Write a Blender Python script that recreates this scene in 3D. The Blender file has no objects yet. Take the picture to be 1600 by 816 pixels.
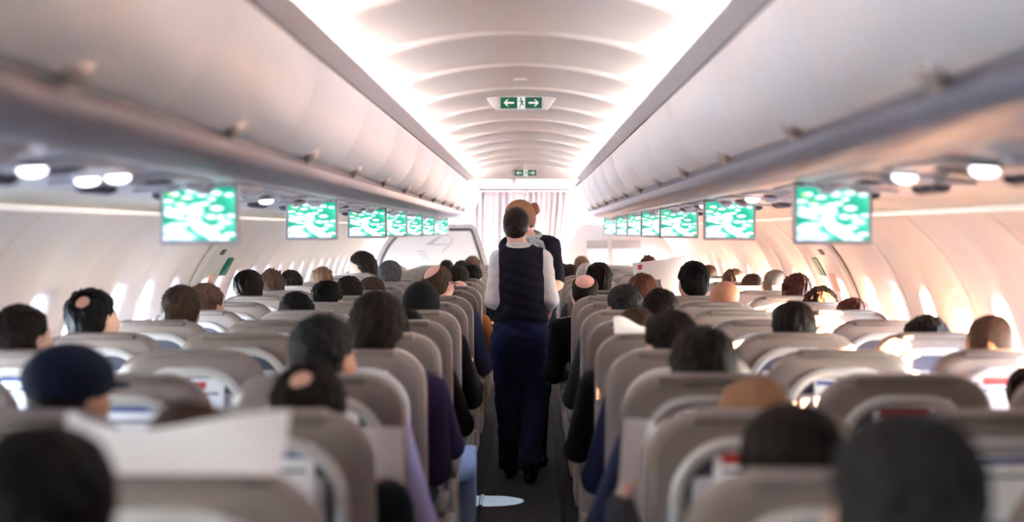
import bpy, bmesh, math, random
import numpy as np
from mathutils import Vector, Matrix, Euler
random.seed(7); np.random.seed(7)
SC = bpy.context.scene
COL = SC.collection
PI = math.pi
CAMX, CAMZ, FPX = 0.043, 1.55, 2300.0
PITCH, D0 = 0.78, 2.25
SEATX = [0.513, 1.023, 1.533]

# ------------------------------------------------------------------ materials
def lin(r, g, b):
    f = lambda c: (c/255/12.92 if c/255 <= .04045 else ((c/255+.055)/1.055)**2.4)
    return (f(r), f(g), f(b), 1)
MATS = {}
def mat(name, rgb, rough=.5, spec=.5, metal=0, emit=None, estr=0, noise=0, nscale=40, bump=0, bscale=200, sheen=0, stretch=None, coat=0, rgb2=None, sss=0):
    if name in MATS: return MATS[name]
    m = bpy.data.materials.new(name); m.use_nodes = True
    nt = m.node_tree; b = nt.nodes['Principled BSDF']
    c = lin(*rgb)
    b.inputs['Base Color'].default_value = c
    b.inputs['Roughness'].default_value = rough
    b.inputs['Specular IOR Level'].default_value = spec
    b.inputs['Metallic'].default_value = metal
    b.inputs['Sheen Weight'].default_value = sheen
    b.inputs['Coat Weight'].default_value = coat
    if sss:
        b.inputs['Subsurface Weight'].default_value = sss
        b.inputs['Subsurface Radius'].default_value = (.01, .004, .002)
    if emit:
        b.inputs['Emission Color'].default_value = lin(*emit); b.inputs['Emission Strength'].default_value = estr
    tc = nt.nodes.new('ShaderNodeTexCoord')
    src = tc.outputs['Object']
    if stretch:
        mp = nt.nodes.new('ShaderNodeMapping'); mp.inputs['Scale'].default_value = stretch
        nt.links.new(src, mp.inputs['Vector']); src = mp.outputs['Vector']
    if noise or rgb2:
        n = nt.nodes.new('ShaderNodeTexNoise'); n.inputs['Scale'].default_value = nscale; n.inputs['Detail'].default_value = 4
        nt.links.new(src, n.inputs['Vector'])
        mx = nt.nodes.new('ShaderNodeMix'); mx.data_type = 'RGBA'
        c2 = lin(*rgb2) if rgb2 else tuple(max(0, x*(1-noise)) for x in c[:3]) + (1,)
        mx.inputs['A'].default_value = c; mx.inputs['B'].default_value = c2
        nt.links.new(n.outputs['Fac'], mx.inputs['Factor']); nt.links.new(mx.outputs['Result'], b.inputs['Base Color'])
    if bump:
        n2 = nt.nodes.new('ShaderNodeTexNoise'); n2.inputs['Scale'].default_value = bscale; n2.inputs['Detail'].default_value = 3
        nt.links.new(src, n2.inputs['Vector'])
        bp = nt.nodes.new('ShaderNodeBump'); bp.inputs['Strength'].default_value = bump; bp.inputs['Distance'].default_value = .004
        nt.links.new(n2.outputs['Fac'], bp.inputs['Height']); nt.links.new(bp.outputs['Normal'], b.inputs['Normal'])
    MATS[name] = m; return m

M_CEIL = mat('ceiling_white', (216, 209, 206), .5, noise=.03, nscale=6)
M_BIN = mat('bin_white', (238, 234, 231), .38, noise=.03, nscale=5)
M_BINLIP = mat('bin_lip', (206, 200, 198), .45, noise=.04, nscale=8)
M_LIP = mat('cove_lip', (232, 225, 222), .5, noise=.03, nscale=6)
M_SEAM = mat('seam_dark', (92, 80, 78), .7)
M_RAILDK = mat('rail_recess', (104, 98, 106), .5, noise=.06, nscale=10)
M_RAIL = mat('rail_pale', (158, 157, 170), .36, metal=.5, noise=.04, nscale=10)
M_PSU = mat('service_panel', (196, 193, 198), .35, noise=.05, nscale=8)
M_PSUDK = mat('service_panel_dark', (84, 80, 92), .4, noise=.05)
M_WALL = mat('sidewall', (228, 219, 214), .5, noise=.03, nscale=7, bump=.05, bscale=300)
M_CREAM = mat('cove_panel', (225, 218, 205), .5, noise=.03)
M_BULK = mat('bulkhead_white', (222, 216, 213), .3, noise=.02, nscale=5)
M_BULKDK = mat('bulkhead_trim_dark', (66, 62, 62), .5)
M_BULKGR = mat('bulkhead_trim_grey', (178, 168, 166), .4)
M_LOGO = mat('logo_grey', (176, 172, 172), .4)
M_CARPET = mat('carpet', (62, 62, 66), .95, noise=.4, nscale=220, bump=.6, bscale=500, rgb2=(42, 42, 47))
M_TRACK = mat('seat_track', (48, 48, 51), .85, spec=.2, noise=.2)
M_SEAT = mat('seat_leather', (146, 132, 126), .27, noise=.10, nscale=25, bump=.12, bscale=260)
M_SEATCU = mat('seat_cushion', (126, 118, 116), .6, noise=.12, nscale=30, bump=.2, bscale=260)
M_FLAP = mat('headrest_leather', (134, 122, 117), .42, noise=.10, nscale=30, bump=.15, bscale=260)
M_ARCH = mat('seat_plastic', (204, 199, 196), .3, noise=.03, nscale=20)
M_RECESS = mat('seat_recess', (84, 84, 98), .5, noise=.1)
M_POCKET = mat('seat_pocket', (200, 196, 202), .4, noise=.04)
M_TRAY = mat('tray_plastic', (192, 186, 184), .35, noise=.03)
M_ARM = mat('armrest_beige', (176, 164, 152), .45, noise=.06)
M_ARMTOP = mat('armrest_top', (96, 92, 92), .5, noise=.1)
M_METAL = mat('leg_metal', (150, 150, 152), .35, metal=.8, noise=.1)
M_PAPER = mat('paper', (250, 249, 250), .7, noise=.02)
M_CLOTH = mat('headrest_cloth', (250, 249, 249), .8, noise=.03, bump=.1)
M_RED = mat('print_red', (196, 66, 60), .6, noise=.05)
M_BLUE = mat('print_blue', (48, 62, 140), .6, noise=.05)
M_INK = mat('print_grey', (120, 120, 126), .7, noise=.3, nscale=60)
M_FRAME = mat('screen_frame', (196, 182, 184), .35, noise=.03)
M_GREEN = mat('sign_green', (6, 92, 72), .4, emit=(6, 92, 72), estr=.25)
M_SIGNW = mat('sign_white', (235, 245, 240), .4, emit=(235, 245, 240), estr=.35)
M_SIGNH = mat('sign_housing', (236, 234, 236), .3, noise=.02)
M_CURT = mat('curtain', (186, 169, 163), .8, noise=.08, nscale=30, bump=.15, bscale=300, sheen=.2)
M_LENS = mat('lamp_lens', (255, 252, 255), .3, emit=(255, 244, 250), estr=3)
M_LENSOFF = mat('lamp_lens_off', (210, 205, 212), .15, noise=.03)
M_LATCH = mat('bin_latch', (188, 172, 162), .3, metal=.35, noise=.05)
M_COVE = mat('cove_lamp', (255, 250, 248), .4, emit=(255, 247, 242), estr=31.0)
M_WLIPGLOW = mat('wall_lip_glow', (255, 250, 248), .4, emit=(255, 246, 238), estr=.28)  # weak emission given to the sidewall lip in place of reflected sunlight
M_PANELLAMP = mat('entry_lamp', (255, 255, 255), .4, emit=(250, 255, 250), estr=.7)
M_SHADE = mat('window_shade', (228, 224, 222), .6, noise=.03)
M_REVEAL = mat('window_frame', (226, 221, 220), .5, noise=.02)
M_GLASSES = mat('spectacle_black', (22, 22, 24), .3)
M_EYEW = mat('eye_white', (235, 230, 226), .2, rgb2=(225, 218, 214))
M_TEAL = mat('teal_trim', (64, 170, 176), .5, noise=.05)
M_SCARF = mat('scarf', (196, 204, 208), .7, noise=.2, nscale=60, rgb2=(150, 166, 170))
M_SHOE = mat('shoe_black', (16, 16, 18), .25, noise=.1)
M_ORANGE = mat('placard_orange', (226, 178, 152), .6, noise=.05)
M_SCRUN = mat('scrunchie', (176, 168, 160), .8, noise=.1)

def glass_mat():
    m = bpy.data.materials.new('window_glass'); m.use_nodes = True
    nt = m.node_tree; nt.nodes.clear()
    o = nt.nodes.new('ShaderNodeOutputMaterial'); mx = nt.nodes.new('ShaderNodeMixShader')
    t = nt.nodes.new('ShaderNodeBsdfTransparent'); g = nt.nodes.new('ShaderNodeBsdfGlossy'); g.inputs['Roughness'].default_value = .05
    f = nt.nodes.new('ShaderNodeFresnel'); f.inputs['IOR'].default_value = 1.3
    nt.links.new(f.outputs[0], mx.inputs[0]); nt.links.new(t.outputs[0], mx.inputs[1]); nt.links.new(g.outputs[0], mx.inputs[2]); nt.links.new(mx.outputs[0], o.inputs[0])
    return m
M_GLASS = glass_mat()
def cloth(name, rgb): return mat('cloth_'+name, rgb, .85, spec=.1, noise=.2, nscale=60, bump=.3, bscale=400, sheen=.02)
def skinm(name, rgb): return mat('skin_'+name, rgb, .45, spec=.4, noise=.08, nscale=30, bump=.05, bscale=300, sss=.08)
def hairm(name, rgb, rgb2=None, rough=.6):
    return mat('hair_'+name, rgb, rough, spec=.12, nscale=70, rgb2=rgb2 or tuple(int(c*.45) for c in rgb), bump=.9, bscale=150, stretch=(1, 1, .22))
SK = {'light': skinm('light', (226, 178, 156)), 'tan': skinm('tan', (198, 142, 112)), 'brown': skinm('brown', (150, 100, 76)), 'pink': skinm('pink', (232, 176, 162))}
HR = {'black': hairm('black', (20, 17, 17)), 'dark': hairm('dark_brown', (38, 27, 24)), 'brown': hairm('brown', (82, 60, 48)),
      'midbrown': hairm('mid_brown', (112, 84, 68)), 'lightbrown': hairm('light_brown', (150, 120, 98), (104, 82, 68)), 'blond': hairm('blond', (182, 138, 104), (128, 92, 68)),
      'saltpepper': hairm('salt_and_pepper', (92, 92, 96), (34, 32, 34)), 'grey': hairm('grey', (150, 142, 138), (96, 90, 88)), 'white': hairm('white', (214, 206, 202), (170, 160, 156)),
      'auburn': hairm('auburn', (96, 54, 42), (58, 32, 28)), 'attdark': hairm('tied_dark_brown', (50, 36, 30), (30, 22, 20), .38), 'attblond': hairm('tied_blond', (170, 124, 96), (126, 88, 66), .4),
      'greyblack': hairm('grey_streaked_black', (50, 47, 48), (18, 17, 18))}

# ------------------------------------------------------------------ object helpers
def O(name, me, parent=None, m=None, loc=None):
    o = bpy.data.objects.new(name, me); COL.objects.link(o)
    if parent: o.parent = parent
    if loc: o.location = loc
    if m is not None:
        if not me.materials: me.materials.append(m)
        elif me.materials[0] != m:
            o.material_slots[0].link = 'OBJECT'; o.material_slots[0].material = m
    return o
def thing(name, label, cat, loc=(0, 0, 0), group=None, rot=(0, 0, 0)):
    o = bpy.data.objects.new(name, None); COL.objects.link(o); o.location = loc; o.rotation_euler = rot
    o.empty_display_size = .1
    return tag(o, label, cat, group)
def tag(o, label, cat, group=None):
    o['label'] = label; o['category'] = cat
    if group: o['group'] = group
    return o
def struct(name, me, m=None, parent=None):
    o = O(name, me, parent, m)
    if not parent: o['kind'] = 'structure'
    return o
def mesh(name, verts, faces, mats=None, mi=None, smooth=True, ang=None):
    me = bpy.data.meshes.new(name); me.from_pydata([tuple(map(float, v)) for v in verts], [], faces)
    for x in (mats or []): me.materials.append(x)
    if mi is not None: me.polygons.foreach_set('material_index', mi)
    me.polygons.foreach_set('use_smooth', [smooth]*len(me.polygons))
    me.update()
    if ang and smooth: me.set_sharp_from_angle(angle=math.radians(ang))
    return me
class MB:
    """collects shapes into one mesh"""
    def __init__(s): s.bm = bmesh.new()
    def box(s, c, d, bev=0, rot=None, seg=2):
        r = bmesh.ops.create_cube(s.bm, size=1); vs = r['verts']
        bmesh.ops.scale(s.bm, vec=d, verts=vs)
        if bev:
            es = list({e for v in vs for e in v.link_edges})
            g = bmesh.ops.bevel(s.bm, geom=es, offset=bev, segments=seg, affect='EDGES', profile=.5)
            vs = list({v for f in g['faces'] for v in f.verts} | {v for v in vs if v.is_valid})
        if rot: bmesh.ops.rotate(s.bm, cent=(0, 0, 0), matrix=Euler(rot).to_matrix(), verts=vs)
        bmesh.ops.translate(s.bm, vec=c, verts=vs); return s
    def cyl(s, a, b, ra, rb=None, n=16):
        a, b = Vector(a), Vector(b); rb = ra if rb is None else rb
        q = (b-a).to_track_quat('Z', 'Y').to_matrix().to_4x4(); q.translation = (a+b)/2
        bmesh.ops.create_cone(s.bm, cap_ends=True, segments=n, radius1=ra, radius2=rb, depth=(b-a).length, matrix=q); return s
    def ball(s, c, r, n=16, rot=None):
        r = (r, r, r) if isinstance(r, (int, float)) else r
        m = Matrix.Translation(c) @ (Euler(rot).to_matrix().to_4x4() if rot else Matrix()) @ Matrix.Diagonal((*r, 1))
        bmesh.ops.create_uvsphere(s.bm, u_segments=n, v_segments=max(6, n//2), radius=1, matrix=m); return s
    def tube(s, pts, r, n=8):
        pts = [Vector(p) for p in pts]; rings = []
        for i, p in enumerate(pts):
            t = (pts[min(i+1, len(pts)-1)]-pts[max(i-1, 0)]).normalized()
            u = t.cross(Vector((0, 0, 1))); u = u if u.length > .1 else t.cross(Vector((0, 1, 0))); u.normalize(); w = t.cross(u)
            rr = r[i] if isinstance(r, (list, tuple)) else r
            rings.append([s.bm.verts.new(p+u*rr*math.cos(2*PI*k/n)+w*rr*math.sin(2*PI*k/n)) for k in range(n)])
        for A, B in zip(rings, rings[1:]):
            for k in range(n): s.bm.faces.new((A[k], A[(k+1) % n], B[(k+1) % n], B[k]))
        s.bm.faces.new(rings[0][::-1]); s.bm.faces.new(rings[-1]); return s
    def prism(s, poly, y0, y1, axis='y'):
        f = (lambda p, y: (p[0], y, p[1])) if axis == 'y' else (lambda p, y: (p[0], p[1], y)) if axis == 'z' else (lambda p, y: (y, p[0], p[1]))
        A = [s.bm.verts.new(f(p, y0)) for p in poly]; B = [s.bm.verts.new(f(p, y1)) for p in poly]; n = len(poly)
        s.bm.faces.new(A); s.bm.faces.new(B[::-1])
        for i in range(n): s.bm.faces.new((A[i], B[i], B[(i+1) % n], A[(i+1) % n]))
        return s
    def done(s, name, m, ang=35, smooth=True):
        bmesh.ops.recalc_face_normals(s.bm, faces=s.bm.faces[:])
        me = bpy.data.meshes.new(name); s.bm.to_mesh(me); s.bm.free()
        for x in (m if isinstance(m, (list, tuple)) else [m]): me.materials.append(x)
        me.polygons.foreach_set('use_smooth', [smooth]*len(me.polygons))
        if smooth: me.set_sharp_from_angle(angle=math.radians(ang))
        return me
def strip(name, prof, ys, m, closed=False, ang=30):
    """profile [(x,z)] swept along Y"""
    n = len(prof); V = []; F = []
    for y in ys: V += [(x, y, z) for x, z in prof]
    for j in range(len(ys)-1):
        for i in range(n if closed else n-1):
            a = j*n+i; b = j*n+(i+1) % n; F.append((a, b, b+n, a+n))
    if closed: F += [tuple(range(n))[::-1], tuple(range((len(ys)-1)*n, len(ys)*n))]
    return mesh(name, V, F, [m], smooth=True, ang=ang)
def mir(prof): return [(-x, z) for x, z in prof]

# ------------------------------------------------------------------ signed-distance figures
class Grid:
    def __init__(s, lo, hi, h):
        s.lo = np.array(lo, float); s.h = h
        s.n = (np.ceil((np.array(hi)-s.lo)/h)).astype(int)+1
        s.ax = [(s.lo[i]+h*np.arange(s.n[i])).astype(np.float32) for i in range(3)]
    def field(s): return np.full(s.n, 1.0, np.float32)
    def sub(s, lo, hi):
        sl = []
        for i in range(3):
            a = max(0, int((lo[i]-s.lo[i])/s.h)-1); b = min(s.n[i], int((hi[i]-s.lo[i])/s.h)+2)
            sl.append(slice(a, max(a, b)))
        return tuple(sl)
    def xyz(s, sl=None):
        sl = sl or (slice(None),)*3
        return s.ax[0][sl[0]][:, None, None], s.ax[1][sl[1]][None, :, None], s.ax[2][sl[2]][None, None, :]
def smin(a, b, k):
    if k <= 0: return np.minimum(a, b)
    h = np.maximum(k-np.abs(a-b), 0)/k
    return np.minimum(a, b)-h*h*k*.25
def smax(a, b, k): return -smin(-a, -b, k)
MARG = .07
def cone(G, V, a, b, ra, rb=None, k=.03):
    rb = ra if rb is None else rb
    a = np.array(a, float); b = np.array(b, float); R = max(ra, rb)+MARG
    sl = G.sub(np.minimum(a, b)-R, np.maximum(a, b)+R)
    if V[sl].size == 0: return
    x, y, z = G.xyz(sl); d = b-a; L = max(float(d@d), 1e-9)
    t = np.clip(((x-a[0])*d[0]+(y-a[1])*d[1]+(z-a[2])*d[2])/L, 0, 1)
    q = np.sqrt((x-a[0]-t*d[0])**2+(y-a[1]-t*d[1])**2+(z-a[2]-t*d[2])**2)-(ra+(rb-ra)*t)
    V[sl] = smin(V[sl], q.astype(np.float32), k)
def ell(G, V, c, r, k=.03, R=None, sub=False):
    c = np.array(c, float); r = np.array(r, float); m = float(max(r))+MARG
    sl = G.sub(c-m, c+m)
    if V[sl].size == 0: return
    x, y, z = G.xyz(sl); x, y, z = x-c[0], y-c[1], z-c[2]
    if R is not None:
        Rt = np.array(R).T
        x, y, z = (Rt[0][0]*x+Rt[0][1]*y+Rt[0][2]*z, Rt[1][0]*x+Rt[1][1]*y+Rt[1][2]*z, Rt[2][0]*x+Rt[2][1]*y+Rt[2][2]*z)
    k0 = np.sqrt((x/r[0])**2+(y/r[1])**2+(z/r[2])**2); k1 = np.sqrt((x/r[0]**2)**2+(y/r[1]**2)**2+(z/r[2]**2)**2)+1e-6
    q = (k0*(k0-1)/k1).astype(np.float32)
    V[sl] = smax(V[sl], -q, k) if sub else smin(V[sl], q, k)
def nets(G, V, name, mats, smooth=1, disp=None):
    V = V.copy(); V[0] = V[-1] = 1; V[:, 0] = V[:, -1] = 1; V[:, :, 0] = V[:, :, -1] = 1
    S = V < 0
    cnt = sum(S[a:S.shape[0]-1+a, b:S.shape[1]-1+b, c:S.shape[2]-1+c].astype(np.int8) for a in (0, 1) for b in (0, 1) for c in (0, 1))
    act = (cnt > 0) & (cnt < 8)
    I, J, K = np.nonzero(act); n = len(I)
    idx = np.full(act.shape, -1, np.int32); idx[I, J, K] = np.arange(n)
    P = np.zeros((n, 3)); C = np.zeros(n)
    cr = [(a, b, c) for a in (0, 1) for b in (0, 1) for c in (0, 1)]
    for p in cr:
        for ax in range(3):
            if p[ax]: continue
            q = list(p); q[ax] = 1
            va = V[I+p[0], J+p[1], K+p[2]]; vb = V[I+q[0], J+q[1], K+q[2]]
            mk = (va < 0) != (vb < 0); t = np.where(mk, va/(va-vb+1e-12*(va == vb)), 0)
            for i in range(3): P[:, i] += np.where(mk, p[i]+(t if i == ax else 0), 0)
            C += mk
    P = P/C[:, None]+np.stack([I, J, K], 1); P = G.lo+P*G.h
    F = []
    for ax in range(3):
        u, v = (ax+1) % 3, (ax+2) % 3
        s0 = np.moveaxis(S, (ax, u, v), (0, 1, 2)); ii = np.moveaxis(idx, (ax, u, v), (0, 1, 2))
        e = s0[:-1] != s0[1:]; e[:, 0] = False; e[:, -1] = False; e[:, :, 0] = False; e[:, :, -1] = False
        a, b, c = np.nonzero(e)
        q = np.stack([ii[a, b-1, c-1], ii[a, b, c-1], ii[a, b, c], ii[a, b-1, c]], 1)
        fl = ~s0[a, b, c]; q[fl] = q[fl][:, ::-1]; F.append(q)
    F = np.concatenate(F)
    E = np.concatenate([F[:, [0, 1]], F[:, [1, 2]], F[:, [2, 3]], F[:, [3, 0]]])
    for _ in range(smooth):
        A = np.zeros_like(P); D = np.zeros(len(P))
        np.add.at(A, E[:, 0], P[E[:, 1]]); np.add.at(D, E[:, 0], 1); np.add.at(A, E[:, 1], P[E[:, 0]]); np.add.at(D, E[:, 1], 1)
        P = .5*P+.5*A/D[:, None]
    if disp is not None: P = disp(P)
    me = bpy.data.meshes.new(name); me.vertices.add(len(P)); me.vertices.foreach_set('co', P.astype(np.float32).ravel())
    me.loops.add(F.size); me.loops.foreach_set('vertex_index', F.astype(np.int32).ravel())
    me.polygons.add(len(F)); me.polygons.foreach_set('loop_start', np.arange(0, F.size, 4, dtype=np.int32))
    me.polygons.foreach_set('use_smooth', np.ones(len(F), bool)); me.update(calc_edges=True); me.validate()
    for m in (mats if isinstance(mats, (list, tuple)) else [mats]): me.materials.append(m)
    return me
class Head:
    """head frame: faces +Y, Z up, origin between the ears"""
    def __init__(s, c, yaw=0, pitch=0, roll=0, sc=1):
        s.c = np.array(c, float); s.R = np.array(Euler((pitch, roll, yaw), 'YXZ').to_matrix()); s.sc = sc
    def p(s, *q): return s.c+s.R@(np.array(q)*s.sc)
    def M(s): return Matrix.Translation(s.c) @ Matrix(s.R.tolist()).to_4x4() @ Matrix.Scale(s.sc, 4)
def add_head(G, V, H):
    s, p = H.sc, H.p
    e = lambda c, r, k=.02, sub=False: ell(G, V, p(*c), np.array(r)*s, k*s, H.R, sub)
    c_ = lambda a, b, ra, rb, k=.015: cone(G, V, p(*a), p(*b), ra*s, rb*s, k*s)
    e((0, -.014, .034), (.075, .095, .085)); e((0, .03, -.02), (.064, .064, .08), .03); e((0, .028, -.055), (.052, .056, .062), .03)
    c_((0, .07, -.098), (0, .066, -.095), .02, .02, .03)
    c_((-.032, .078, .022), (.032, .078, .022), .012, .012, .012)
    e((-.03, .099, .004), (.016, .013, .012), .01, True); e((.03, .099, .004), (.016, .013, .012), .01, True)
    c_((0, .09, .012), (0, .108, -.026), .007, .012, .01); c_((-.012, .098, -.03), (.012, .098, -.03), .008, .008, .008)
    c_((-.018, .086, -.06), (.018, .086, -.06), .0075, .0075, .006); c_((-.015, .084, -.07), (.015, .084, -.07), .0075, .0075, .006)
    for q in (-1, 1):
        e((q*.045, .055, -.025), (.022, .025, .022), .02)
        ell(G, V, p(q*.078, -.004, -.002), np.array((.009, .02, .033))*s, .006*s, H.R @ np.array(Euler((.2, q*.12, -q*.45)).to_matrix()))
        ell(G, V, p(q*.088, .002, .002), np.array((.006, .011, .018))*s, .005*s, H.R @ np.array(Euler((.2, q*.12, -q*.45)).to_matrix()), True)
def add_hand(G, V, w, d, up, side, L=.17, curl=.35, k=.008):
    """wrist w, finger direction d, back-of-hand normal up, side +1/-1 = where the thumb sits along the cross axis"""
    w = np.array(w, float); d = np.array(d, float); d /= np.linalg.norm(d); up = np.array(up, float); up -= d*(up@d); up /= np.linalg.norm(up)
    x = np.cross(d, up)*side; s = L/.18
    R = np.stack([x, d, up], 1)
    cone(G, V, w, w+d*.03*s, .024*s, .026*s, .02)
    ell(G, V, w+d*.055*s, (.040*s, .05*s, .016*s), .012, R)
    for i, (o, ln) in enumerate(((.028, .068), (.010, .078), (-.009, .072), (-.027, .056))):
        a = w+d*.095*s+x*o*s; c = 0.0; r = .0088*s
        a0 = w+d*.06*s+x*o*.8*s
        cone(G, V, a0, a, .0105*s, .0095*s, k)
        for f in (.42, .32, .26):
            c += curl; dd = d*math.cos(c)-up*math.sin(c); b = a+dd*ln*f*s
            cone(G, V, a, b, r, r*.92, .003); a, r = b, r*.92
    a = w+d*.025*s+x*.026*s; b = a+(d*.6+x*.75-up*.2)*.038*s; c = b+(d*.9+x*.2-up*.35)*.034*s
    cone(G, V, a, b, .0125*s, .0105*s, k); cone(G, V, b, c, .0102*s, .0085*s, .003)

# ------------------------------------------------------------------ hair styles (head frame)
def hair_mesh(style, seed=0, name='hair', amp=1.0):
    rs = np.random.RandomState(seed)
    G = Grid((-.16, -.2, -.30 if style in ('long', 'hood') else -.18), (.16, .17, .22), .0058)
    V = G.field(); x, y, z = G.xyz()
    thick = {'short': .010, 'thick': .015, 'buzz': .004, 'ring': .008, 'crown_spot': .010, 'curly': .022, 'spiky': .016, 'long': .018, 'bun': .009, 'cap': .016, 'hood': .02, 'patchy': .008}[style]*amp
    if style == 'hood':
        ell(G, V, (0, -.02, .04), (.098, .118, .105), .03); ell(G, V, (0, -.05, -.05), (.105, .1, .10), .05); ell(G, V, (0, -.06, -.15), (.15, .10, .11), .06)
        ell(G, V, (0, .12, -.02), (.075, .12, .11), .02, sub=True)
        ell(G, V, (0, .0, -.02), (.076, .10, .125), .01, sub=True)
        return nets(G, V, name, None or HR['black'], 1)
    if style == 'cap':
        ell(G, V, (0, -.012, .040), (.086, .110, .092), .02); ell(G, V, (0, -.005, .052), (.094, .118, .066), .03)
        V = smax(V, -(z+.012-.25*np.maximum(y, -.2)*.3)+0*x, .008)
        ell(G, V, (0, .105, .022), (.072, .062, .010), .012)
        ell(G, V, (0, .0, -.02), (.0765, .097, .085), .006, sub=True)
        return nets(G, V, name, HR['black'], 1)
    ell(G, V, (0, -.016, .037), (.0755+thick, .096+thick, .085+thick*1.1), .02)
    ell(G, V, (0, -.045, -.015), (.066+thick*.8, .062+thick*.8, .075), .03)
    if style == 'thick': ell(G, V, (0, -.0, .075), (.078, .10, .06), .03)
    if style in ('short', 'thick', 'crown_spot'):
        cr_ = np.array((rs.uniform(-.02, .02), -.07, .10)); pa = rs.uniform(-.5, .5)
        for _ in range(150):
            a = rs.uniform(0, 2*PI); t = math.acos(rs.uniform(-.35, 1)); d = np.array((math.cos(a)*math.sin(t), math.sin(a)*math.sin(t), math.cos(t)))
            b = np.array((0, -.016, .037))+d*(.0755+thick-.002, .096+thick-.002, .085+thick-.002)
            w_ = b-cr_; w_ -= d*(w_@d); w_ /= np.linalg.norm(w_)+1e-6; w_ = w_+np.cross(d, w_)*(pa+rs.uniform(-.35, .35))
            cone(G, V, b, b+w_*rs.uniform(.022, .038)+d*rs.uniform(-.004, .004), rs.uniform(.006, .009), .003, .004)
    if style == 'spiky':
        for _ in range(46):
            a = rs.uniform(0, 2*PI); t = rs.uniform(.1, 1.0); d = np.array((math.cos(a)*math.sin(t), math.sin(a)*math.sin(t)*1.1, math.cos(t)))
            b = np.array((0, -.014, .035))+d*(.082, .10, .09); cone(G, V, b, b+d*.02+np.array((rs.uniform(-.012, .012), .012, .006)), .011, .004, .006)
    if style == 'curly':
        for _ in range(110):
            a = rs.uniform(0, 2*PI); t = rs.uniform(0, 2.0); d = np.array((math.cos(a)*math.sin(t), math.sin(a)*math.sin(t), math.cos(t)))
            b = np.array((0, -.018, .035))+d*(.09, .11, .10); cone(G, V, b, b+rs.uniform(-.01, .01, 3), rs.uniform(.010, .016), .010, .006)
    if style == 'long':
        for q in (-1, 1): cone(G, V, (q*.07, -.01, .02), (q*.078, -.03, -.17), .034, .03, .03)
        cone(G, V, (0, -.085, .0), (0, -.075, -.21), .055, .045, .06); cone(G, V, (.05, -.07, 0), (.055, -.06, -.2), .04, .03, .05); cone(G, V, (-.05, -.07, 0), (-.055, -.06, -.2), .04, .03, .05)
    # hairline, nape, ear notches
    ln = math.hypot(.16, .145); hl = -((-.16*(y-.082)+.145*(z-.072))/ln)+0*x
    if style == 'long': hl = np.minimum(hl, np.maximum(y-.035, -1)+0*x+0*z)
    V = smax(V, hl.astype(np.float32), .012)
    if style not in ('long',): V = smax(V, (-(z+.088)+.2*np.abs(x)+0*y).astype(np.float32), .012)
    if style not in ('long',):
        for q in (-1, 1): ell(G, V, (q*.092, .012, -.014), (.026, .03, .042 if style != 'bun' else .034), .006, sub=True)
    if style == 'ring':
        ell(G, V, (-.014, -.070, .094), (.064, .085, .074), .02, sub=True); ell(G, V, (0, .05, .12), (.07, .1, .07), .02, sub=True)
    if style == 'patchy':
        ell(G, V, (-.02, -.075, .10), (.062, .075, .06), .02, sub=True); ell(G, V, (0, .07, .11), (.07, .08, .06), .02, sub=True)
    if style == 'crown_spot':
        ell(G, V, (.040, -.092, .098) if seed == 8 else (-.014, -.088, .112), (.034, .042, .036), .014, sub=True)
    if style == 'buzz':
        ell(G, V, (0, .06, .12), (.075, .10, .045), .02, sub=True)
    ph = rs.uniform(0, 6, 8)
    def disp(P):
        c = np.array((0, -.02, .03)); d = P-c; r = np.linalg.norm(d, axis=1, keepdims=True); n = d/r
        az = np.arctan2(n[:, 0], n[:, 1]); po = np.arccos(np.clip(n[:, 2], -1, 1))
        f = .45*np.sin(az*17+ph[0]+2*np.sin(po*3+ph[1]))+.35*np.sin(az*31+ph[2]+3*np.sin(po*2))+.3*np.sin(az*9+po*7+ph[3])+.3*np.sin(po*13+az*4+ph[4])
        a = {'curly': .004, 'spiky': .003, 'buzz': .0006, 'bun': .0012, 'ring': .0012, 'short': .003, 'thick': .0034}.get(style, .003)
        return P+n*(f*a)[:, None]
    return nets(G, V, name, HR['black'], 1, disp)
HAIRC = {}
def hair_of(style, seed):
    k = (style, seed)
    if k not in HAIRC: HAIRC[k] = hair_mesh(style, seed)
    return HAIRC[k]
def bun_mesh(r, seed=1):
    G = Grid((-.075,)*3, (.075,)*3, .0035); V = G.field(); ell(G, V, (0, 0, 0), (r, r*.72, r*.95), .01)
    def disp(P):
        rho = np.hypot(P[:, 0], P[:, 2])/r; th = np.arctan2(P[:, 2], P[:, 0]); n = P/np.linalg.norm(P, axis=1, keepdims=True)
        f = .0030*np.sin(2*th+13*rho+seed)+.0012*np.sin(9*th+30*rho)+.002*np.sin(3*th+seed*2)
        return P+n*f[:, None]
    return nets(G, V, 'bun', HR['black'], 1, disp)

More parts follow.
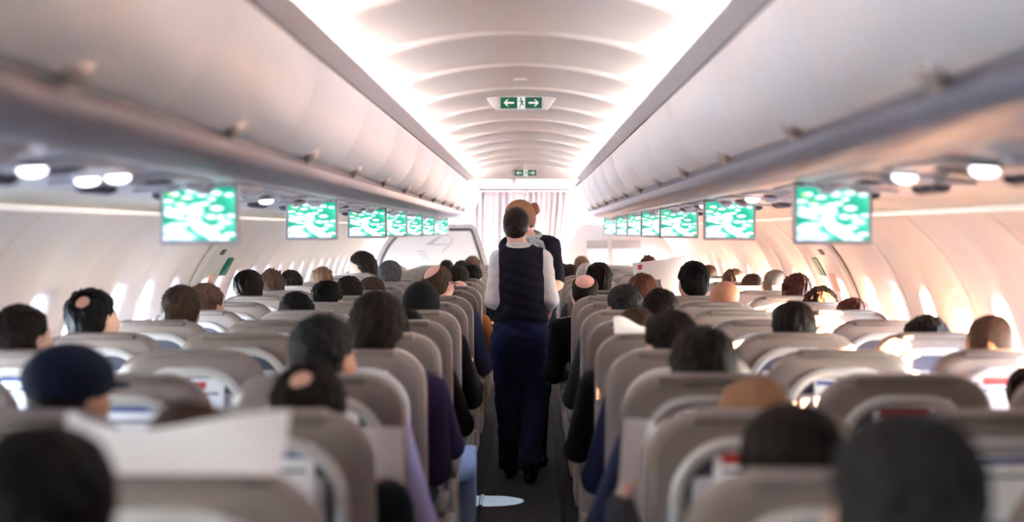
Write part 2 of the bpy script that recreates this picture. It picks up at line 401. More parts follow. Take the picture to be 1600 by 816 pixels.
# ------------------------------------------------------------------ seated people: shared body variants (seat frame: y forward, floor z=0)
def seated(kind):
    kind, out = (kind.split('+')+[''])[:2]; out = {'': 0, 'R': 1, 'L': -1}[out]
    """returns dict(body, top, trousers, shoes, H, top_z)"""
    sl = .09 if kind.startswith('slouch') else 0
    yaw = {'upright': 0, 'slouch': 0, 'right': -.55, 'left': .55, 'profile': 1.25, 'bowed': 0, 'read': .25, 'slouch_read': 0, 'aisle': 0, 'tilt': .12}[kind]
    if kind == 'profile': yaw = 1.7
    pitch = {'bowed': -.45, 'profile': -.3, 'slouch': -.1, 'slouch_read': -.15, 'tilt': -.1}.get(kind, 0); roll = .28 if kind == 'tilt' else 0
    G = Grid((-.36, .03, -.01), (.36, 1.06, 1.40), .0092)
    T, A, L, Hh, Hd = (G.field() for _ in range(5))
    dz, dy = -sl, sl*.8
    F_ = .022
    pel = np.array((0, .395+dy, .582)); wai = np.array((0, .36+dy*.6, .72+dz*.4)); che = np.array((0, .298+dy*.2, .925+dz*.9)); nb = np.array((0, .258, 1.075+dz))
    hc = np.array((0, .272, 1.218+dz))
    if kind == 'bowed': hc = np.array((0, .30, 1.195))
    ell(G, T, pel, (.165, .115, .10), .05); ell(G, T, wai, (.145, .105, .14), .08); ell(G, T, che, (.165, .112, .17), .08)
    cone(G, T, (-.145, .262, 1.035+dz), (.145, .262, 1.035+dz), .052, .052, .06); cone(G, T, nb+(0, 0, -.06), nb, .085, .06, .05)
    cone(G, Hh, nb+(0, -.002, -.04), hc+(0, -.03, -.06), .058, .055, .03)
    H = Head(hc, yaw, pitch, roll); add_head(G, Hh, H)
    for q in (-1, 1):
        sh = np.array((q*.178, .265, 1.02+dz)); el = np.array((q*.203, .335+dy*.5, .752+dz*.4)); wr = np.array((q*.125, .535, .70)); dirn = (-q*.3, 1, -.25); up = (q*.15, .2, 1); cu = .3
        if out == q and 'read' not in kind: el = np.array((q*.262, .33+dy*.4, .735+dz*.4)); wr = np.array((q*.20, .56, .70)); dirn = (-q*.15, 1, -.2)
        if kind in ('read', 'slouch_read'):
            el = np.array((q*.21, .39, .76)); wr = np.array((q*.19, .60, .98))
            if kind == 'slouch_read' and out == q: el = np.array((q*.285, .37, .73)); wr = np.array((q*.312, .585, .890))
            dirn = (-q*.2, .45, .85); up = (q*.6, -.1, .1); cu = .55
        cone(G, A, sh, el, .056, .045, .04); cone(G, A, el, wr, .044, .03, .02); add_hand(G, Hd, wr, dirn, up, -q, .175, cu)
        hp = np.array((q*.09, .41+dy, .568)); kn = np.array((q*.115, .786, .578)); an = np.array((q*.105, .790, .13))
        if kind == 'aisle' and q > 0: kn = np.array((.335, .775, .60)); an = np.array((.27, .79, .13))
        cone(G, L, hp, kn, .086, .06, .05); cone(G, L, kn, an, .058, .042, .03)
        cone(G, L, an+(0, 0, -.05), an+(0, .05, -.085), .042, .04, .02); cone(G, L, an+(0, .05, -.085), an+(q*.01, .15, -.095), .04, .034, .02)
    body = smin(smin(smin(smin(T, A, .04), L, .05), Hh, .035), Hd, .012)
    x, y, z = G.xyz()
    tor = smin(T, A, .04)
    top = smax(tor-.014, (.60-.25*(.4-np.minimum(y, .4))-z+0*x).astype(np.float32), .01)
    top = smax(top, (z-(nb[2]+.012)-.5*(y-.235)*0-.10*np.abs(x)*0+0*x).astype(np.float32), .01)
    tr = smax(smin(L, T, .05)-.010, (z-.605-1.2*np.maximum(y-.52, 0)+0*x).astype(np.float32), .01); tr = smax(tr, (.10-z+0*x+0*y).astype(np.float32), .01)
    shoe = smax(L-.008, (z-.105+0*x+0*y).astype(np.float32), .01)
    return dict(body=nets(G, body, 'body', SK['light']), top=nets(G, top, 'top', SK['light']), trousers=nets(G, tr, 'trousers', SK['light']),
                shoes=nets(G, shoe, 'shoes', M_SHOE), H=H, top_z=float(hc[2]+.122))
VAR = {}
def var(k):
    if k not in VAR: VAR[k] = seated(k)
    return VAR[k]
ORD = ['front', 'first', 'second', 'third', 'fourth', 'fifth', 'sixth', 'seventh', 'eighth', 'ninth', 'tenth', 'eleventh', 'twelfth', 'thirteenth', 'fourteenth', 'fifteenth', 'sixteenth', 'seventeenth', 'eighteenth', 'nineteenth', 'twentieth', 'twenty-first']
def glasses(parent, H):
    b = MB()
    for q in (-1, 1):
        b.tube([(q*.032+.021*math.cos(t), .101, .004+.017*math.sin(t)) for t in np.linspace(0, 2*PI, 17)], .002, 6)
        b.tube([(q*.053, .100, .008), (q*.075, .085, .010), (q*.083, .0, .012), (q*.08, -.02, .0)], .0025, 6)
    b.tube([(-.011, .101, .006), (0, .104, .009), (.011, .101, .006)], .002, 6)
    o = O('spectacles', b.done('spectacles', M_GLASSES), parent); o.matrix_local = H.M(); return o
EYE = None
def eyes(parent, H):
    global EYE
    if EYE is None: EYE = MB().ball((0, 0, 0), .0115, 14).ball((0, .0085, 0), (.006, .0042, .006), 12).done('eye', M_EYEW)
    if len(EYE.materials) == 1:
        EYE.materials.append(M_GLASSES); n = len(EYE.polygons)
        big = 14*7
        EYE.polygons.foreach_set('material_index', [0 if i < big else 1 for i in range(n)])
    for q in (-1, 1):
        o = O('eye', EYE, parent); o.matrix_local = H.M() @ Matrix.Translation((q*.03, .083, .004))
def person(side, col, k, px, ytop, kind, style, hcol, skin, topc, trc, label, seed=0, extra=(), hs=1.0, big=1.0, shift=None):
    if kind.endswith('!'): kind = kind[:-1]
    elif col == 0: kind = kind+('+R' if side < 0 else '+L')
    v = var(kind); H = v['H']; sx = side*SEATX[col]
    yr = D0+PITCH*k; dh = yr+H.c[1]-.02
    hx = (px-828)*dh/FPX+CAMX; zt = CAMZ-(ytop-362)*dh/FPX
    th = .008 if style in ('bald', 'buzz') else .016*hs
    s = (zt-th-.484)/(v['top_z']-.47); s = min(max(s, .88), 1.10)
    dx = hx-sx
    if col == 2: dx = side*min(side*dx, .085)
    sh = max(-.045, min(.045, dx)) if shift is None else shift
    if side*sh > .0 and col == 2: sh = 0
    lean = math.asin(max(-.45, min(.45, (dx-sh)/(.68*s))))
    root = bpy.data.objects.new('person', None); COL.objects.link(root); tag(root, label, 'person', 'seated passengers')
    P = Vector((0, .38, .47)); R = Matrix.Rotation(lean, 4, 'Y'); mirror = 1
    Mx = Matrix.Translation(Vector((sx+sh, yr, .014))+P) @ R @ Matrix.Scale(s, 4) @ Matrix.Translation(-P)
    root.matrix_world = Mx
    O('body', v['body'], root, SK[skin]); O('jacket' if topc.startswith('j_') else 'shirt', v['top'], root, TOP[topc]); O('trousers', v['trousers'], root, TOP[trc]); O('shoes', v['shoes'], root, M_SHOE)
    if style != 'bald':
        nm = {'cap': 'cap', 'hood': 'hood'}.get(style, 'hair')
        if style == 'cap':
            h0 = O('hair', hair_of('buzz', seed), root, HR['dark']); h0.matrix_local = H.M()
        m = TOP['cap'] if style == 'cap' else TOP[topc] if style == 'hood' else HR[hcol]
        h = O(nm, hair_of(style, seed), root, m); h.matrix_local = H.M() @ Matrix.Scale(hs, 4)
        if style == 'hood':
            h1 = O('hair', hair_of('short', seed), root, HR['black']); h1.matrix_local = H.M() @ Matrix.Scale(.99, 4)
    if 'glasses' in extra: glasses(root, H)
    if 'eyes' in extra: eyes(root, H)
    if 'scrunchie' in extra:
        t = O('hair_tie', MB().ball((0, 0, 0), (.02, .016, .02), 12).done('hair_tie', M_SCRUN), root); t.matrix_local = H.M() @ Matrix.Translation((-.055, -.105, .0))
    if 'collar' in extra:
        b = MB(); n = 20; nbz = 1.075+(-.09 if kind.startswith('slouch') else 0)
        b.tube([(.068*math.cos(t), .258+.068*math.sin(t), nbz+.014) for t in np.linspace(0, 2*PI, n)], .016, 8)
        O('collar', b.done('collar', TOP[extra[extra.index('collar')+1]]), root)
    return root
TOP = {'navy': cloth('navy', (36, 38, 62)), 'j_black': cloth('black', (26, 25, 28)), 'grey': cloth('grey', (120, 122, 126)), 'lavender': cloth('lavender', (170, 158, 196)), 'purple': cloth('purple', (52, 42, 72)),
       'j_mauve': cloth('mauve', (88, 72, 80)), 'j_orange': cloth('orange', (196, 118, 60)), 'j_blue': cloth('slate_blue', (62, 66, 92)), 'j_grey': cloth('charcoal', (58, 58, 62)), 'white': cloth('white', (232, 230, 232)),
       'jeans': cloth('denim', (150, 174, 212)), 'dkjeans': cloth('dark_denim', (44, 56, 88)), 'cap': cloth('cap_navy', (26, 32, 52)), 'black': cloth('black_plain', (24, 24, 26)), 'khaki': cloth('khaki', (150, 130, 104)), 'maroon': cloth('maroon', (96, 40, 46))}

# ================================================================== CABIN SHELL
Y0, Y1, YC, YB = -5.2, 19.9, 14.7, 17.5
def arch(x):   # ceiling height over |x|
    x = abs(x)
    return 2.232-.094*(x/.537)**2
# floor
struct('floor', mesh('floor', [(-1.75, Y0, 0), (1.75, Y0, 0), (1.75, Y1, 0), (-1.75, Y1, 0)], [(0, 1, 2, 3)], [M_CARPET], smooth=False))
n_trim = 0
def trim(me, m=None):
    global n_trim; n_trim += 1
    return struct(f'trim_{n_trim}', me, m)
for sx in (-.235, .225):
    trim(MB().box((sx, 7, .004), (.022, 24, .008), .002).done('track', M_TRACK))
# ceiling: stepped panels
def ceiling():
    V = []; F = []; xs = list(np.linspace(-.675, .675, 61)); n = len(xs); per = .974; first = 4.08-per*9
    rows = []
    k = 0
    while True:
        a = first+per*k; b = a+per
        if a > YC: break
        for (yy, dz) in ((a+.004, -.008), (a+.05, -.022), (a+.5, -.006), (b-.016, 0.012), (b-.012, .030), (b-.002, .030)):
            if Y0 <= yy <= YC: rows.append((yy, dz))
        k += 1
    rows = [(Y0, 0)]+rows+[(YC, 0)]
    for yy, dz in rows:
        for x in xs: V.append((x, yy, arch(x)+dz*(.35+.65*min(1, abs(x)/.5))))
    for j in range(len(rows)-1):
        for i in range(n-1): F.append((j*n+i, j*n+n+i, j*n+n+i+1, j*n+i+1))
    return mesh('ceiling', V, F, [M_CEIL], ang=40)
struct('ceiling', ceiling())
# upper shell that closes the crown above the bins
shell = [(1.53*math.cos(t), 1.615+.80*math.sin(t)) for t in np.linspace(0, PI, 25)]
struct('ceiling_shell', strip('shell', shell, [Y0, Y1], M_CEIL))
LIPP = [(.501, 2.084), (.508, 2.076), (.563, 2.054), (.568, 2.059), (.552, 2.074), (.52, 2.088), (.506, 2.091)]
TROUGH = [(.552, 2.068), (.575, 2.048), (.655, 2.042), (.672, 2.085)]
for s, nm in ((-1, 'left'), (1, 'right')):
    f = (lambda p: p) if s > 0 else mir
    trim(strip('cove_lip', f(LIPP), [Y0, YC+.02], M_LIP, closed=True))
    trim(strip('cove_trough', f(TROUGH), [Y0, YC+.02], M_CEIL))
    # hidden lamp tubes lying in the cove
    yy = Y0+.1; i = 0
    while yy < YC-.3:
        t = O('cove_lamp', MB().cyl((0, 0, 0), (0, .93, 0), .011, n=10).done('cove_lamp', M_COVE) if 'TUBE' not in globals() else TUBE, None, None, (s*.592, yy, 2.066))
        TUBE = t.data; t['kind'] = 'structure'; t.name = 'ceiling_cove_lamp'; yy += .974
    # seam between lip and bins
    trim(strip('seam', f([(.563, 2.053), (.585, 2.040), (.60, 2.01)]), [Y0, 18.2], M_SEAM))
    # rail, recess, service-channel profile below the bins
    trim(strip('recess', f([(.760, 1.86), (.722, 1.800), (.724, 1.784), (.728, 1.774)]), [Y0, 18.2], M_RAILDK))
    trim(strip('rail', f([(.726, 1.776), (.729, 1.768), (.742, 1.744), (.750, 1.736), (.796, 1.712), (.806, 1.709), (.81, 1.716), (.79, 1.735)]), [Y0, 18.2], M_RAIL))
    trim(strip('channel', f([(.80, 1.722), (.811, 1.712), (.818, 1.707), (.822, 1.704), (1.30, 1.668), (1.318, 1.668), (1.33, 1.674)]), [Y0, 17.5], M_PSU))
    trim(strip('cream', f([(1.325, 1.668), (1.38, 1.671), (1.43, 1.665), (1.485, 1.640), (1.497, 1.630)]), [Y0, 17.5], M_CREAM))
    trim(strip('strip', f([(1.497, 1.632), (1.49, 1.622), (1.498, 1.614), (1.530, 1.616)]), [Y0, 17.5], M_WLIPGLOW))
# header panel at the end of the main ceiling, lower ceiling beyond
xs = np.linspace(-.66, .66, 41)
b = MB(); b.prism([(x, arch(x)+.03) for x in xs]+[(.66, 2.085), (-.66, 2.085)], YC, YC+.03)
trim(b.done('header', M_CEIL))
struct('ceiling_entry', MB().box((0, (YC+Y1)/2+.02, 2.098), (1.6, Y1-YC, .012)).done('ceiling_entry', M_CEIL))
# end walls
struct('wall_front', MB().box((0, Y1+.02, 1.2), (3.9, .04, 2.6)).done('wall_front', M_BULK))
struct('wall_back', MB().box((0, Y0-.02, 1.2), (3.9, .04, 2.6)).done('wall_back', M_BULK))

# ---- side walls with window openings
CTRL = [(1.62, -.01), (1.74, .15), (1.83, .42), (1.865, .72), (1.862, .95), (1.83, 1.15), (1.755, 1.34), (1.655, 1.49), (1.515, 1.622)]
def prof_pts(n=60):
    P = [Vector((a, b)) for a, b in CTRL]; P = [2*P[0]-P[1]]+P+[2*P[-1]-P[-2]]; out = []
    for i in range(1, len(P)-2):
        for t in np.linspace(0, 1, 12, endpoint=False):
            p0, p1, p2, p3 = P[i-1:i+3]
            out.append(.5*((2*p1)+(p2-p0)*t+(2*p0-5*p1+4*p2-p3)*t*t+(3*p1-p0-3*p2+p3)*t**3))
    out.append(P[-2]); return out
PP = prof_pts()
PL = [0]
for a, b in zip(PP, PP[1:]): PL.append(PL[-1]+(b-a).length)
def wp(t):
    """point and inward normal at arc length t"""
    i = max(0, min(len(PP)-2, int(np.searchsorted(PL, t))-1)); f = (t-PL[i])/(PL[i+1]-PL[i]); p = PP[i].lerp(PP[i+1], f)
    i2 = min(len(PP)-2, max(1, i)); d = (PP[i2+1]-PP[i2-1]).normalized(); return p, Vector((-d.y, d.x))
def t_of_z(z):
    for i in range(len(PP)-1):
        if PP[i].y <= z <= PP[i+1].y: return PL[i]+(PL[i+1]-PL[i])*(z-PP[i].y)/(PP[i+1].y-PP[i].y)
TW = t_of_z(1.135); WW, WH = .112, .165
UP = .5335; SEAM0 = 4.75; WC0 = SEAM0+UP/2
def off(u, t, uu):
    z = wp(t)[0].y
    e = lambda a, b: 1/(1+math.exp(-(z-a)/b))
    return -.030*math.exp(-(u/.15)**2)*e(.72, .06)*(1-e(1.52, .035)) - .010*math.exp(-(uu/.006)**2)
def unit_grid(hole=True, uspan=UP/2, t0=0, t1=None, base=0, offf=off, first=0):
    """vertices (u,t,offset) and faces of one window bay"""
    t1 = PL[-1] if t1 is None else t1
    bu, bt = .16, .215
    us = sorted(set([-uspan, -uspan+.004, -uspan+.008, -uspan+.02, -.21, -bu, -.11, -.055, 0, .055, .11, bu, .21, uspan-.02, uspan-.008, uspan-.004, uspan]))
    us = [u for u in us if abs(u) <= uspan+1e-6]
    tb = list(np.linspace(TW-bt, TW+bt, 9)); ts = [t for t in np.linspace(t0, TW-bt, 14)][:-1]+tb+[t for t in np.linspace(TW+bt, t1, 10)][1:]
    V = []; F = []; id_ = {}
    for i, u in enumerate(us):
        for j, t in enumerate(ts): id_[i, j] = len(V); V.append((u, t, 0))
    ia, ib = us.index(-bu), us.index(bu); ja, jb = len(list(np.linspace(t0, TW-bt, 14)))-1, len(list(np.linspace(t0, TW-bt, 14)))-1+8
    for i in range(len(us)-1):
        for j in range(len(ts)-1):
            if hole and ia <= i < ib and ja <= j < jb: continue
            F.append((id_[i, j], id_[i+1, j], id_[i+1, j+1], id_[i, j+1]))
    if hole:
        ring = [(i, ja) for i in range(ia, ib)]+[(ib, j) for j in range(ja, jb)]+[(i, jb) for i in range(ib, ia, -1)]+[(ia, j) for j in range(jb, ja, -1)]
        prev = [id_[r] for r in ring]; base_uv = [V[i][:2] for i in prev]
        hp = []
        for (u, t) in base_uv:
            a = math.atan2((t-TW)/WH, u/WW); ca, sa = math.cos(a), math.sin(a); r = (abs(ca)**4+abs(sa)**4)**-.25; hp.append((WW*ca*r, TW+WH*sa*r))
        for f, dep, shr in ((.5, 0, 1), (.9, -.004, 1), (1, -.012, 1), (1, -.05, .93), (1, -.075, .88)):
            cur = []
            for (bu_, bt_), (hu, ht) in zip(base_uv, hp):
                u = bu_+(hu-bu_)*f; t = bt_+(ht-bt_)*f; u, t = u*shr, TW+(t-TW)*shr
                cur.append(len(V)); V.append((u, t, dep))
            m = len(cur)
            for q in range(m): F.append((prev[q], prev[(q+1) % m], cur[(q+1) % m], cur[q]))
            prev = cur
    return V, F
HATCH_Y = WC0+UP*6
def build_wall(s):
    V = []; F = []; U, FF = unit_grid()
    j0 = math.floor((Y0-WC0)/UP)-0; j1 = math.ceil((YB-WC0)/UP)
    for j in range(j0, j1+1):
        yc = WC0+UP*j; base = len(V)
        for (u, t, d) in U:
            edge = (u+UP/2) if j % 2 == 0 else (UP/2-u)
            p, n = wp(t); o = off(u, t, edge)+d
            V.append((s*(p.x+n.x*o), yc+u, p.y+n.y*o))
        F += [tuple(base+i for i in (f if s > 0 else f[::-1])) for f in FF]
    return mesh('wall', V, F, [M_WALL], ang=50)
struct('wall_right', build_wall(1)); struct('wall_left', build_wall(-1))
# windows: pane + shade
def win_mesh(dep, top=None, m=None, grow=.9):
    V = []; n = 40
    for i in range(n):
        a = 2*PI*i/n; ca, sa = math.cos(a), math.sin(a); r = (abs(ca)**4+abs(sa)**4)**-.25; u, t = WW*ca*r*grow, WH*sa*r*grow
        if top is not None: t = max(t, top)
        V.append((u, TW+t))
    return V
def wall_xyz(s, yc, u, t, d):
    p, nn = wp(t); return (s*(p.x+nn.x*d), yc+u, p.y+nn.y*d)
nw = 0
for s in (-1, 1):
    for j in range(math.floor((Y0-WC0)/UP)+1, math.ceil((YB-WC0)/UP)):
        yc = WC0+UP*j; nw += 1
        if s < 0: shade = (.07 if j % 2 else .03, .05, .0)[j % 3]
        else: shade = (.10, .12, .06, .12)[j % 4] if yc > 3.6 else -.13
        q = win_mesh(0)
        w = struct(f'window_{nw}', mesh('window_pane', [wall_xyz(s, yc, u, t, -.095) for u, t in q], [tuple(range(len(q)))], [M_GLASS], smooth=False))
        b = MB(); b.tube([wall_xyz(s, yc, u, t, -.092) for u, t in q]+[wall_xyz(s, yc, *q[0], -.092)], .008, 6); O('window_frame', b.done('window_frame', M_REVEAL), w)
        q = win_mesh(0, shade); V = [wall_xyz(s, yc, u, t, -.078) for u, t in q]+[wall_xyz(s, yc, u, t, -.083) for u, t in q]; n = len(q)
        O('window_shade', mesh('shade', V, [tuple(range(n)), tuple(range(2*n-1, n-1, -1))]+[(i, i+n, (i+1) % n+n, (i+1) % n) for i in range(n)], [M_SHADE], smooth=False), w)

# ---- emergency exit hatches over the wing
for s, nm in ((-1, 'left'), (1, 'right')):
    yc = HATCH_Y; U, FF = unit_grid(True, .30, t_of_z(.50), t_of_z(1.545))
    h = thing('emergency_exit_hatch', f'white overwing emergency exit hatch with small handle slot, {nm} cabin wall', 'emergency exit', (s*1.8, yc, .5), 'overwing exit hatches')
    V = []
    for (u, t, d) in U:
        e = min(1, (.30-abs(u))/.02, (t-t_of_z(.50))/.02, (t_of_z(1.545)-t)/.02)
        x, y, z = wall_xyz(s, yc, u, t, .004+.016*max(0, e)+d*1.15); V.append((x-s*1.8, y-yc, z-.5))
    O('hatch_panel', mesh('hatch_panel', V, [f if s > 0 else f[::-1] for f in FF], [M_BULK], ang=40), h)
    L = lambda u, t, d: tuple(np.array(wall_xyz(s, yc, u, t, d))-np.array((s*1.8, yc, .5)))
    def plate(nm2, u0, u1, z0, z1, m, d=.026):
        t0, t1 = t_of_z(z0), t_of_z(z1); q = [(u0, t0), (u1, t0), (u1, t1), (u0, t1)]
        V = [L(u, t, d) for u, t in q]+[L(u, t, d-.006) for u, t in q]
        return O(nm2, mesh(nm2, V, [(0, 1, 2, 3), (7, 6, 5, 4)]+[(i, i+4, (i+1) % 4+4, (i+1) % 4) for i in range(4)], [m], smooth=False), h)
    plate('handle_slot', -.04, .05, 1.435, 1.462, M_BULKDK)
    plate('placard', .02, .16, 1.22, 1.32, M_ORANGE)
    for kk in range(3): plate('handle_cover_edge', -.10+.0*kk, .12, 1.500+.006*kk, 1.502+.006*kk, M_BULKGR)
    sg = thing('exit_sign', f'small dark green double exit placard beside the overwing hatch, {nm} wall', 'exit sign', (s*1.7, yc+.42, 1.34), 'placards beside the hatches')
    L2 = lambda u, t, d: tuple(np.array(wall_xyz(s, yc, u, t, d))-np.array((s*1.7, yc+.42, 1.34)))
    for (u0, u1, m, nm2) in ((.32, .40, M_GREEN, 'sign_face'), (.415, .50, M_GREEN, 'sign_face')):
        t0, t1 = t_of_z(1.30), t_of_z(1.40); q = [(u0, t0), (u1, t0), (u1, t1), (u0, t1)]; V = [L2(u, t, .018) for u, t in q]+[L2(u, t, .002) for u, t in q]
        O(nm2, mesh(nm2, V, [(0, 1, 2, 3), (7, 6, 5, 4)]+[(i, i+4, (i+1) % 4+4, (i+1) % 4) for i in range(4)], [m], smooth=False), sg)

# ---- overhead bins
BINP = [(.5675, 2.052), (.5725, 2.02), (.585, 1.97), (.604, 1.92), (.630, 1.87), (.660, 1.832), (.688, 1.809), (.703, 1.801), (.716, 1.797), (.722, 1.805)]
BINB = [(.80, 1.84), (1.1, 1.90), (1.15, 2.01), (.70, 2.02), (.62, 2.0)]
BP, BY0 = 1.28, 2.38-.64
nbin = {-1: 0, 1: 0}
def bin_mesh(s, ln):
    f = (lambda p: p) if s > 0 else mir
    door = strip('door', f(BINP), [.004, .012, ln-.012, ln-.004], M_BIN, ang=60)
    for v in door.vertices:   # rolled edges between neighbouring doors
        if v.co.y < .006 or v.co.y > ln-.006: v.co.x += s*.0035
    body = strip('body', f([(.610, 1.98), (.625, 1.92), (.68, 1.85), (.74, 1.815)]+BINB), [.006, ln-.006], M_BINLIP, closed=True)
    return door, body
for s in (-1, 1):
    f = (lambda p: p) if s > 0 else mir
    dm, bm_ = bin_mesh(s, BP)
    b = MB(); b.ball((s*.690, 0, 1.812), (.020, .050, .038), 24, rot=(0, -s*.5, 0)); latch = b.done('latch', M_LATCH)
    b = MB(); b.box((s*.700, 0, 1.782), (.014, .05, .012), .004); lever = b.done('lever', M_LATCH)
    trim(strip('bin_run', f(BINP), [Y0, BY0-BP-.004], M_BIN, ang=60)); k = -1
    while BY0+BP*k+BP < 18.5:
        y = BY0+BP*k; k += 1
        if y < Y0: continue
        nbin[s] += 1
        i = nbin[s]; side = 'left' if s < 0 else 'right'
        lb = f'white curved overhead bin {side} of the aisle, {ORD[i]} from the camera' if i else f'white curved overhead bin {side} of the aisle, behind the camera'
        t = thing('overhead_bin', lb, 'overhead bin', (0, y, 0), f'overhead bins {side} of the aisle')
        O('door', dm, t); O('bin_body', bm_, t)
        l = O('latch', latch, t, None, (0, BP/2, 0)); O('latch_lever', lever, l)

# ---- passenger service units with reading lights
def psu_pt(s, x, d=0): return (s*x, 1.704-(x-.822)*.0753-d)
k = 0
lens_on = MB().ball((0, 0, -.004), (.028, .028, .012), 18).done('lens', M_LENS); lens_off = MB().ball((0, 0, -.004), (.024, .024, .009), 18).done('lens', M_LENSOFF)
bez = MB().cyl((0, 0, .0), (0, 0, -.008), .040, .034, 20).done('bezel', M_PSU); vent = MB().ball((0, 0, -.004), (.03, .03, .016), 16).done('vent', M_PSUDK)
pan = MB().box((0, 0, 0), (.30, .56, .008), .003).done('panel', M_PSU); slot = MB().box((0, 0, 0), (.10, .10, .006), .01).done('grille', M_PSUDK)
for s in (-1, 1):
    side = 'left' if s < 0 else 'right'; tilt = s*math.atan(.0753)
    for i in range(-1, 18):
        y = 3.2+PITCH*i
        if y < 1.2: continue
        x, z = psu_pt(s, 1.02, .006)
        r = thing('passenger_service_unit', f'grey overhead service panel with reading lights {side} of the aisle, {ORD[i+2]} from the camera', 'service panel', (x, y, z), f'service panels {side} of the aisle', (0, tilt, 0))
        O('panel', pan, r)
        for q, (dy, xx) in enumerate(((-.25, .955), (.22, .915), (.25, .995))):
            on = (i == 0 and (s < 0 or q < 2)) or (i in (3, 5, 8) and q == (2 if s < 0 else 1)) or (i == 12 and q == 0)
            lp = O('reading_light', bez, r, None, (s*(xx-1.02), dy, -.004)); O('lens', lens_on if on else lens_off, lp, None, (0, 0, -.008))
        for q in range(3): O('air_vent', vent, r, None, (s*(.10), -.12+.09*q, -.006))
        O('speaker_grille', slot, r, None, (s*(-.05), -.05, -.004))

# ---- video screens hanging under the bins
def screen_img():
    nx, ny = 110, 82; W, Hh = .222, .164
    el_ = [(.38, .08, .07, .03), (.54, .13, .07, .042), (.73, .11, .08, .035), (.91, .14, .06, .035), (.17, .13, .06, .033), (.33, .19, .075, .032), (.67, .22, .05, .035), (.07, .26, .07, .032), (.24, .32, .075, .028), (.58, .31, .065, .032), (.74, .39, .09, .045), (.07, .38, .05, .025), (.66, .55, .07, .045), (.80, .55, .05, .035), (.94, .53, .06, .03), (.86, .65, .08, .042), (.25, .58, .07, .025), (.75, .75, .09, .035), (.92, .88, .08, .035), (.27, .69, .09, .03), (.12, .50, .11, .055), (.27, .44, .12, .05), (.45, .44, .09, .12), (.15, .8, .15, .12), (.28, .93, .17, .07), (.05, .95, .08, .06), (.47, .33, .05, .03)]
    caps = [((.42, .60), (.54, .78), .10), ((.54, .78), (.70, .90), .10), ((.70, .90), (.85, .98), .06), ((.1, .47), (.42, .42), .075)]
    V = []; F = []; cols = []
    rs = np.random.RandomState(3); ph = rs.uniform(0, 6, 6)
    for j in range(ny+1):
        for i in range(nx+1):
            u, v = i/nx, j/ny; V.append(((u-.5)*W, 0, (.5-v)*Hh))
            wob = .012*math.sin(u*31+ph[0])+.01*math.sin(v*37+ph[1]+u*9)
            w = 0
            for (a, b_, c, d) in el_:
                q = math.hypot((u-a)/c, (v-b_)/d); w = max(w, min(1, max(0, (1.45-q+wob*6)*1.7)))
            for (p, q_, r) in caps:
                dx, dy = q_[0]-p[0], q_[1]-p[1]; t = max(0, min(1, ((u-p[0])*dx+(v-p[1])*dy)/(dx*dx+dy*dy))); q = math.hypot(u-p[0]-t*dx, v-p[1]-t*dy)-r+wob; w = max(w, min(1, max(0, .5-q*30)))
            n = .5+.25*math.sin(u*11+ph[2]+3*v)+.25*math.sin(v*14+ph[3]-u*5)
            g = np.array((16+50*n, 140+50*n, 116+44*n)); wh = np.array((238, 250, 255)); bl = np.array((186, 208, 255))
            f = max(0, min(1, (v-.72)*3.2))*max(0, 1-u*.9); wh = wh*(1-f)+bl*f
            c = g*(1-w)+wh*w
            dl = abs((u-.09)*.22-(v-.13)*.26)/.34
            if .09 < u < .35 and dl < .008 and w < .9: c = np.array((120, 240, 140))
            if math.hypot(u-.09, (v-.13)*.75) < .025: c = np.array((170, 240, 110))
            cols.append(lin(*c))
    for j in range(ny):
        for i in range(nx): a = j*(nx+1)+i; F.append((a, a+nx+1, a+nx+2, a+1))
    m = bpy.data.materials.new('screen_picture'); m.use_nodes = True; nt = m.node_tree; bs = nt.nodes['Principled BSDF']
    at = nt.nodes.new('ShaderNodeVertexColor'); at.layer_name = 'Col'; bs.inputs['Base Color'].default_value = (.02, .02, .02, 1); bs.inputs['Roughness'].default_value = .25
    nt.links.new(at.outputs['Color'], bs.inputs['Emission Color']); bs.inputs['Emission Strength'].default_value = 1.15
    me = mesh('screen_picture', V, F, [m], smooth=False)
    ca = me.color_attributes.new('Col', 'FLOAT_COLOR', 'POINT'); ca.data.foreach_set('color', np.array(cols, np.float32).ravel())
    return me
IMG = screen_img()
b = MB(); b.box((0, .012, 0), (.246, .022, .190), .006); fr = b.done('frame', M_FRAME)
br = MB().box((0, .02, .10), (.12, .014, .034), .004).done('bracket', M_PSU)
for s in (-1, 1):
    side = 'left' if s < 0 else 'right'
    for i, k in enumerate((0, 3, 6, 8, 10, 12, 15)):
        r = thing('video_screen', f'drop-down video screen with green map {side} of the aisle, {ORD[i+1]} from the camera', 'screen', (s*.975, 4.53+PITCH*k, 1.604), f'map screens {side} of the aisle')
        O('frame', fr, r); O('display', IMG, r, None, (0, -.0005, 0)); O('hinge_bracket', br, r, None, (0, 0, -.035))

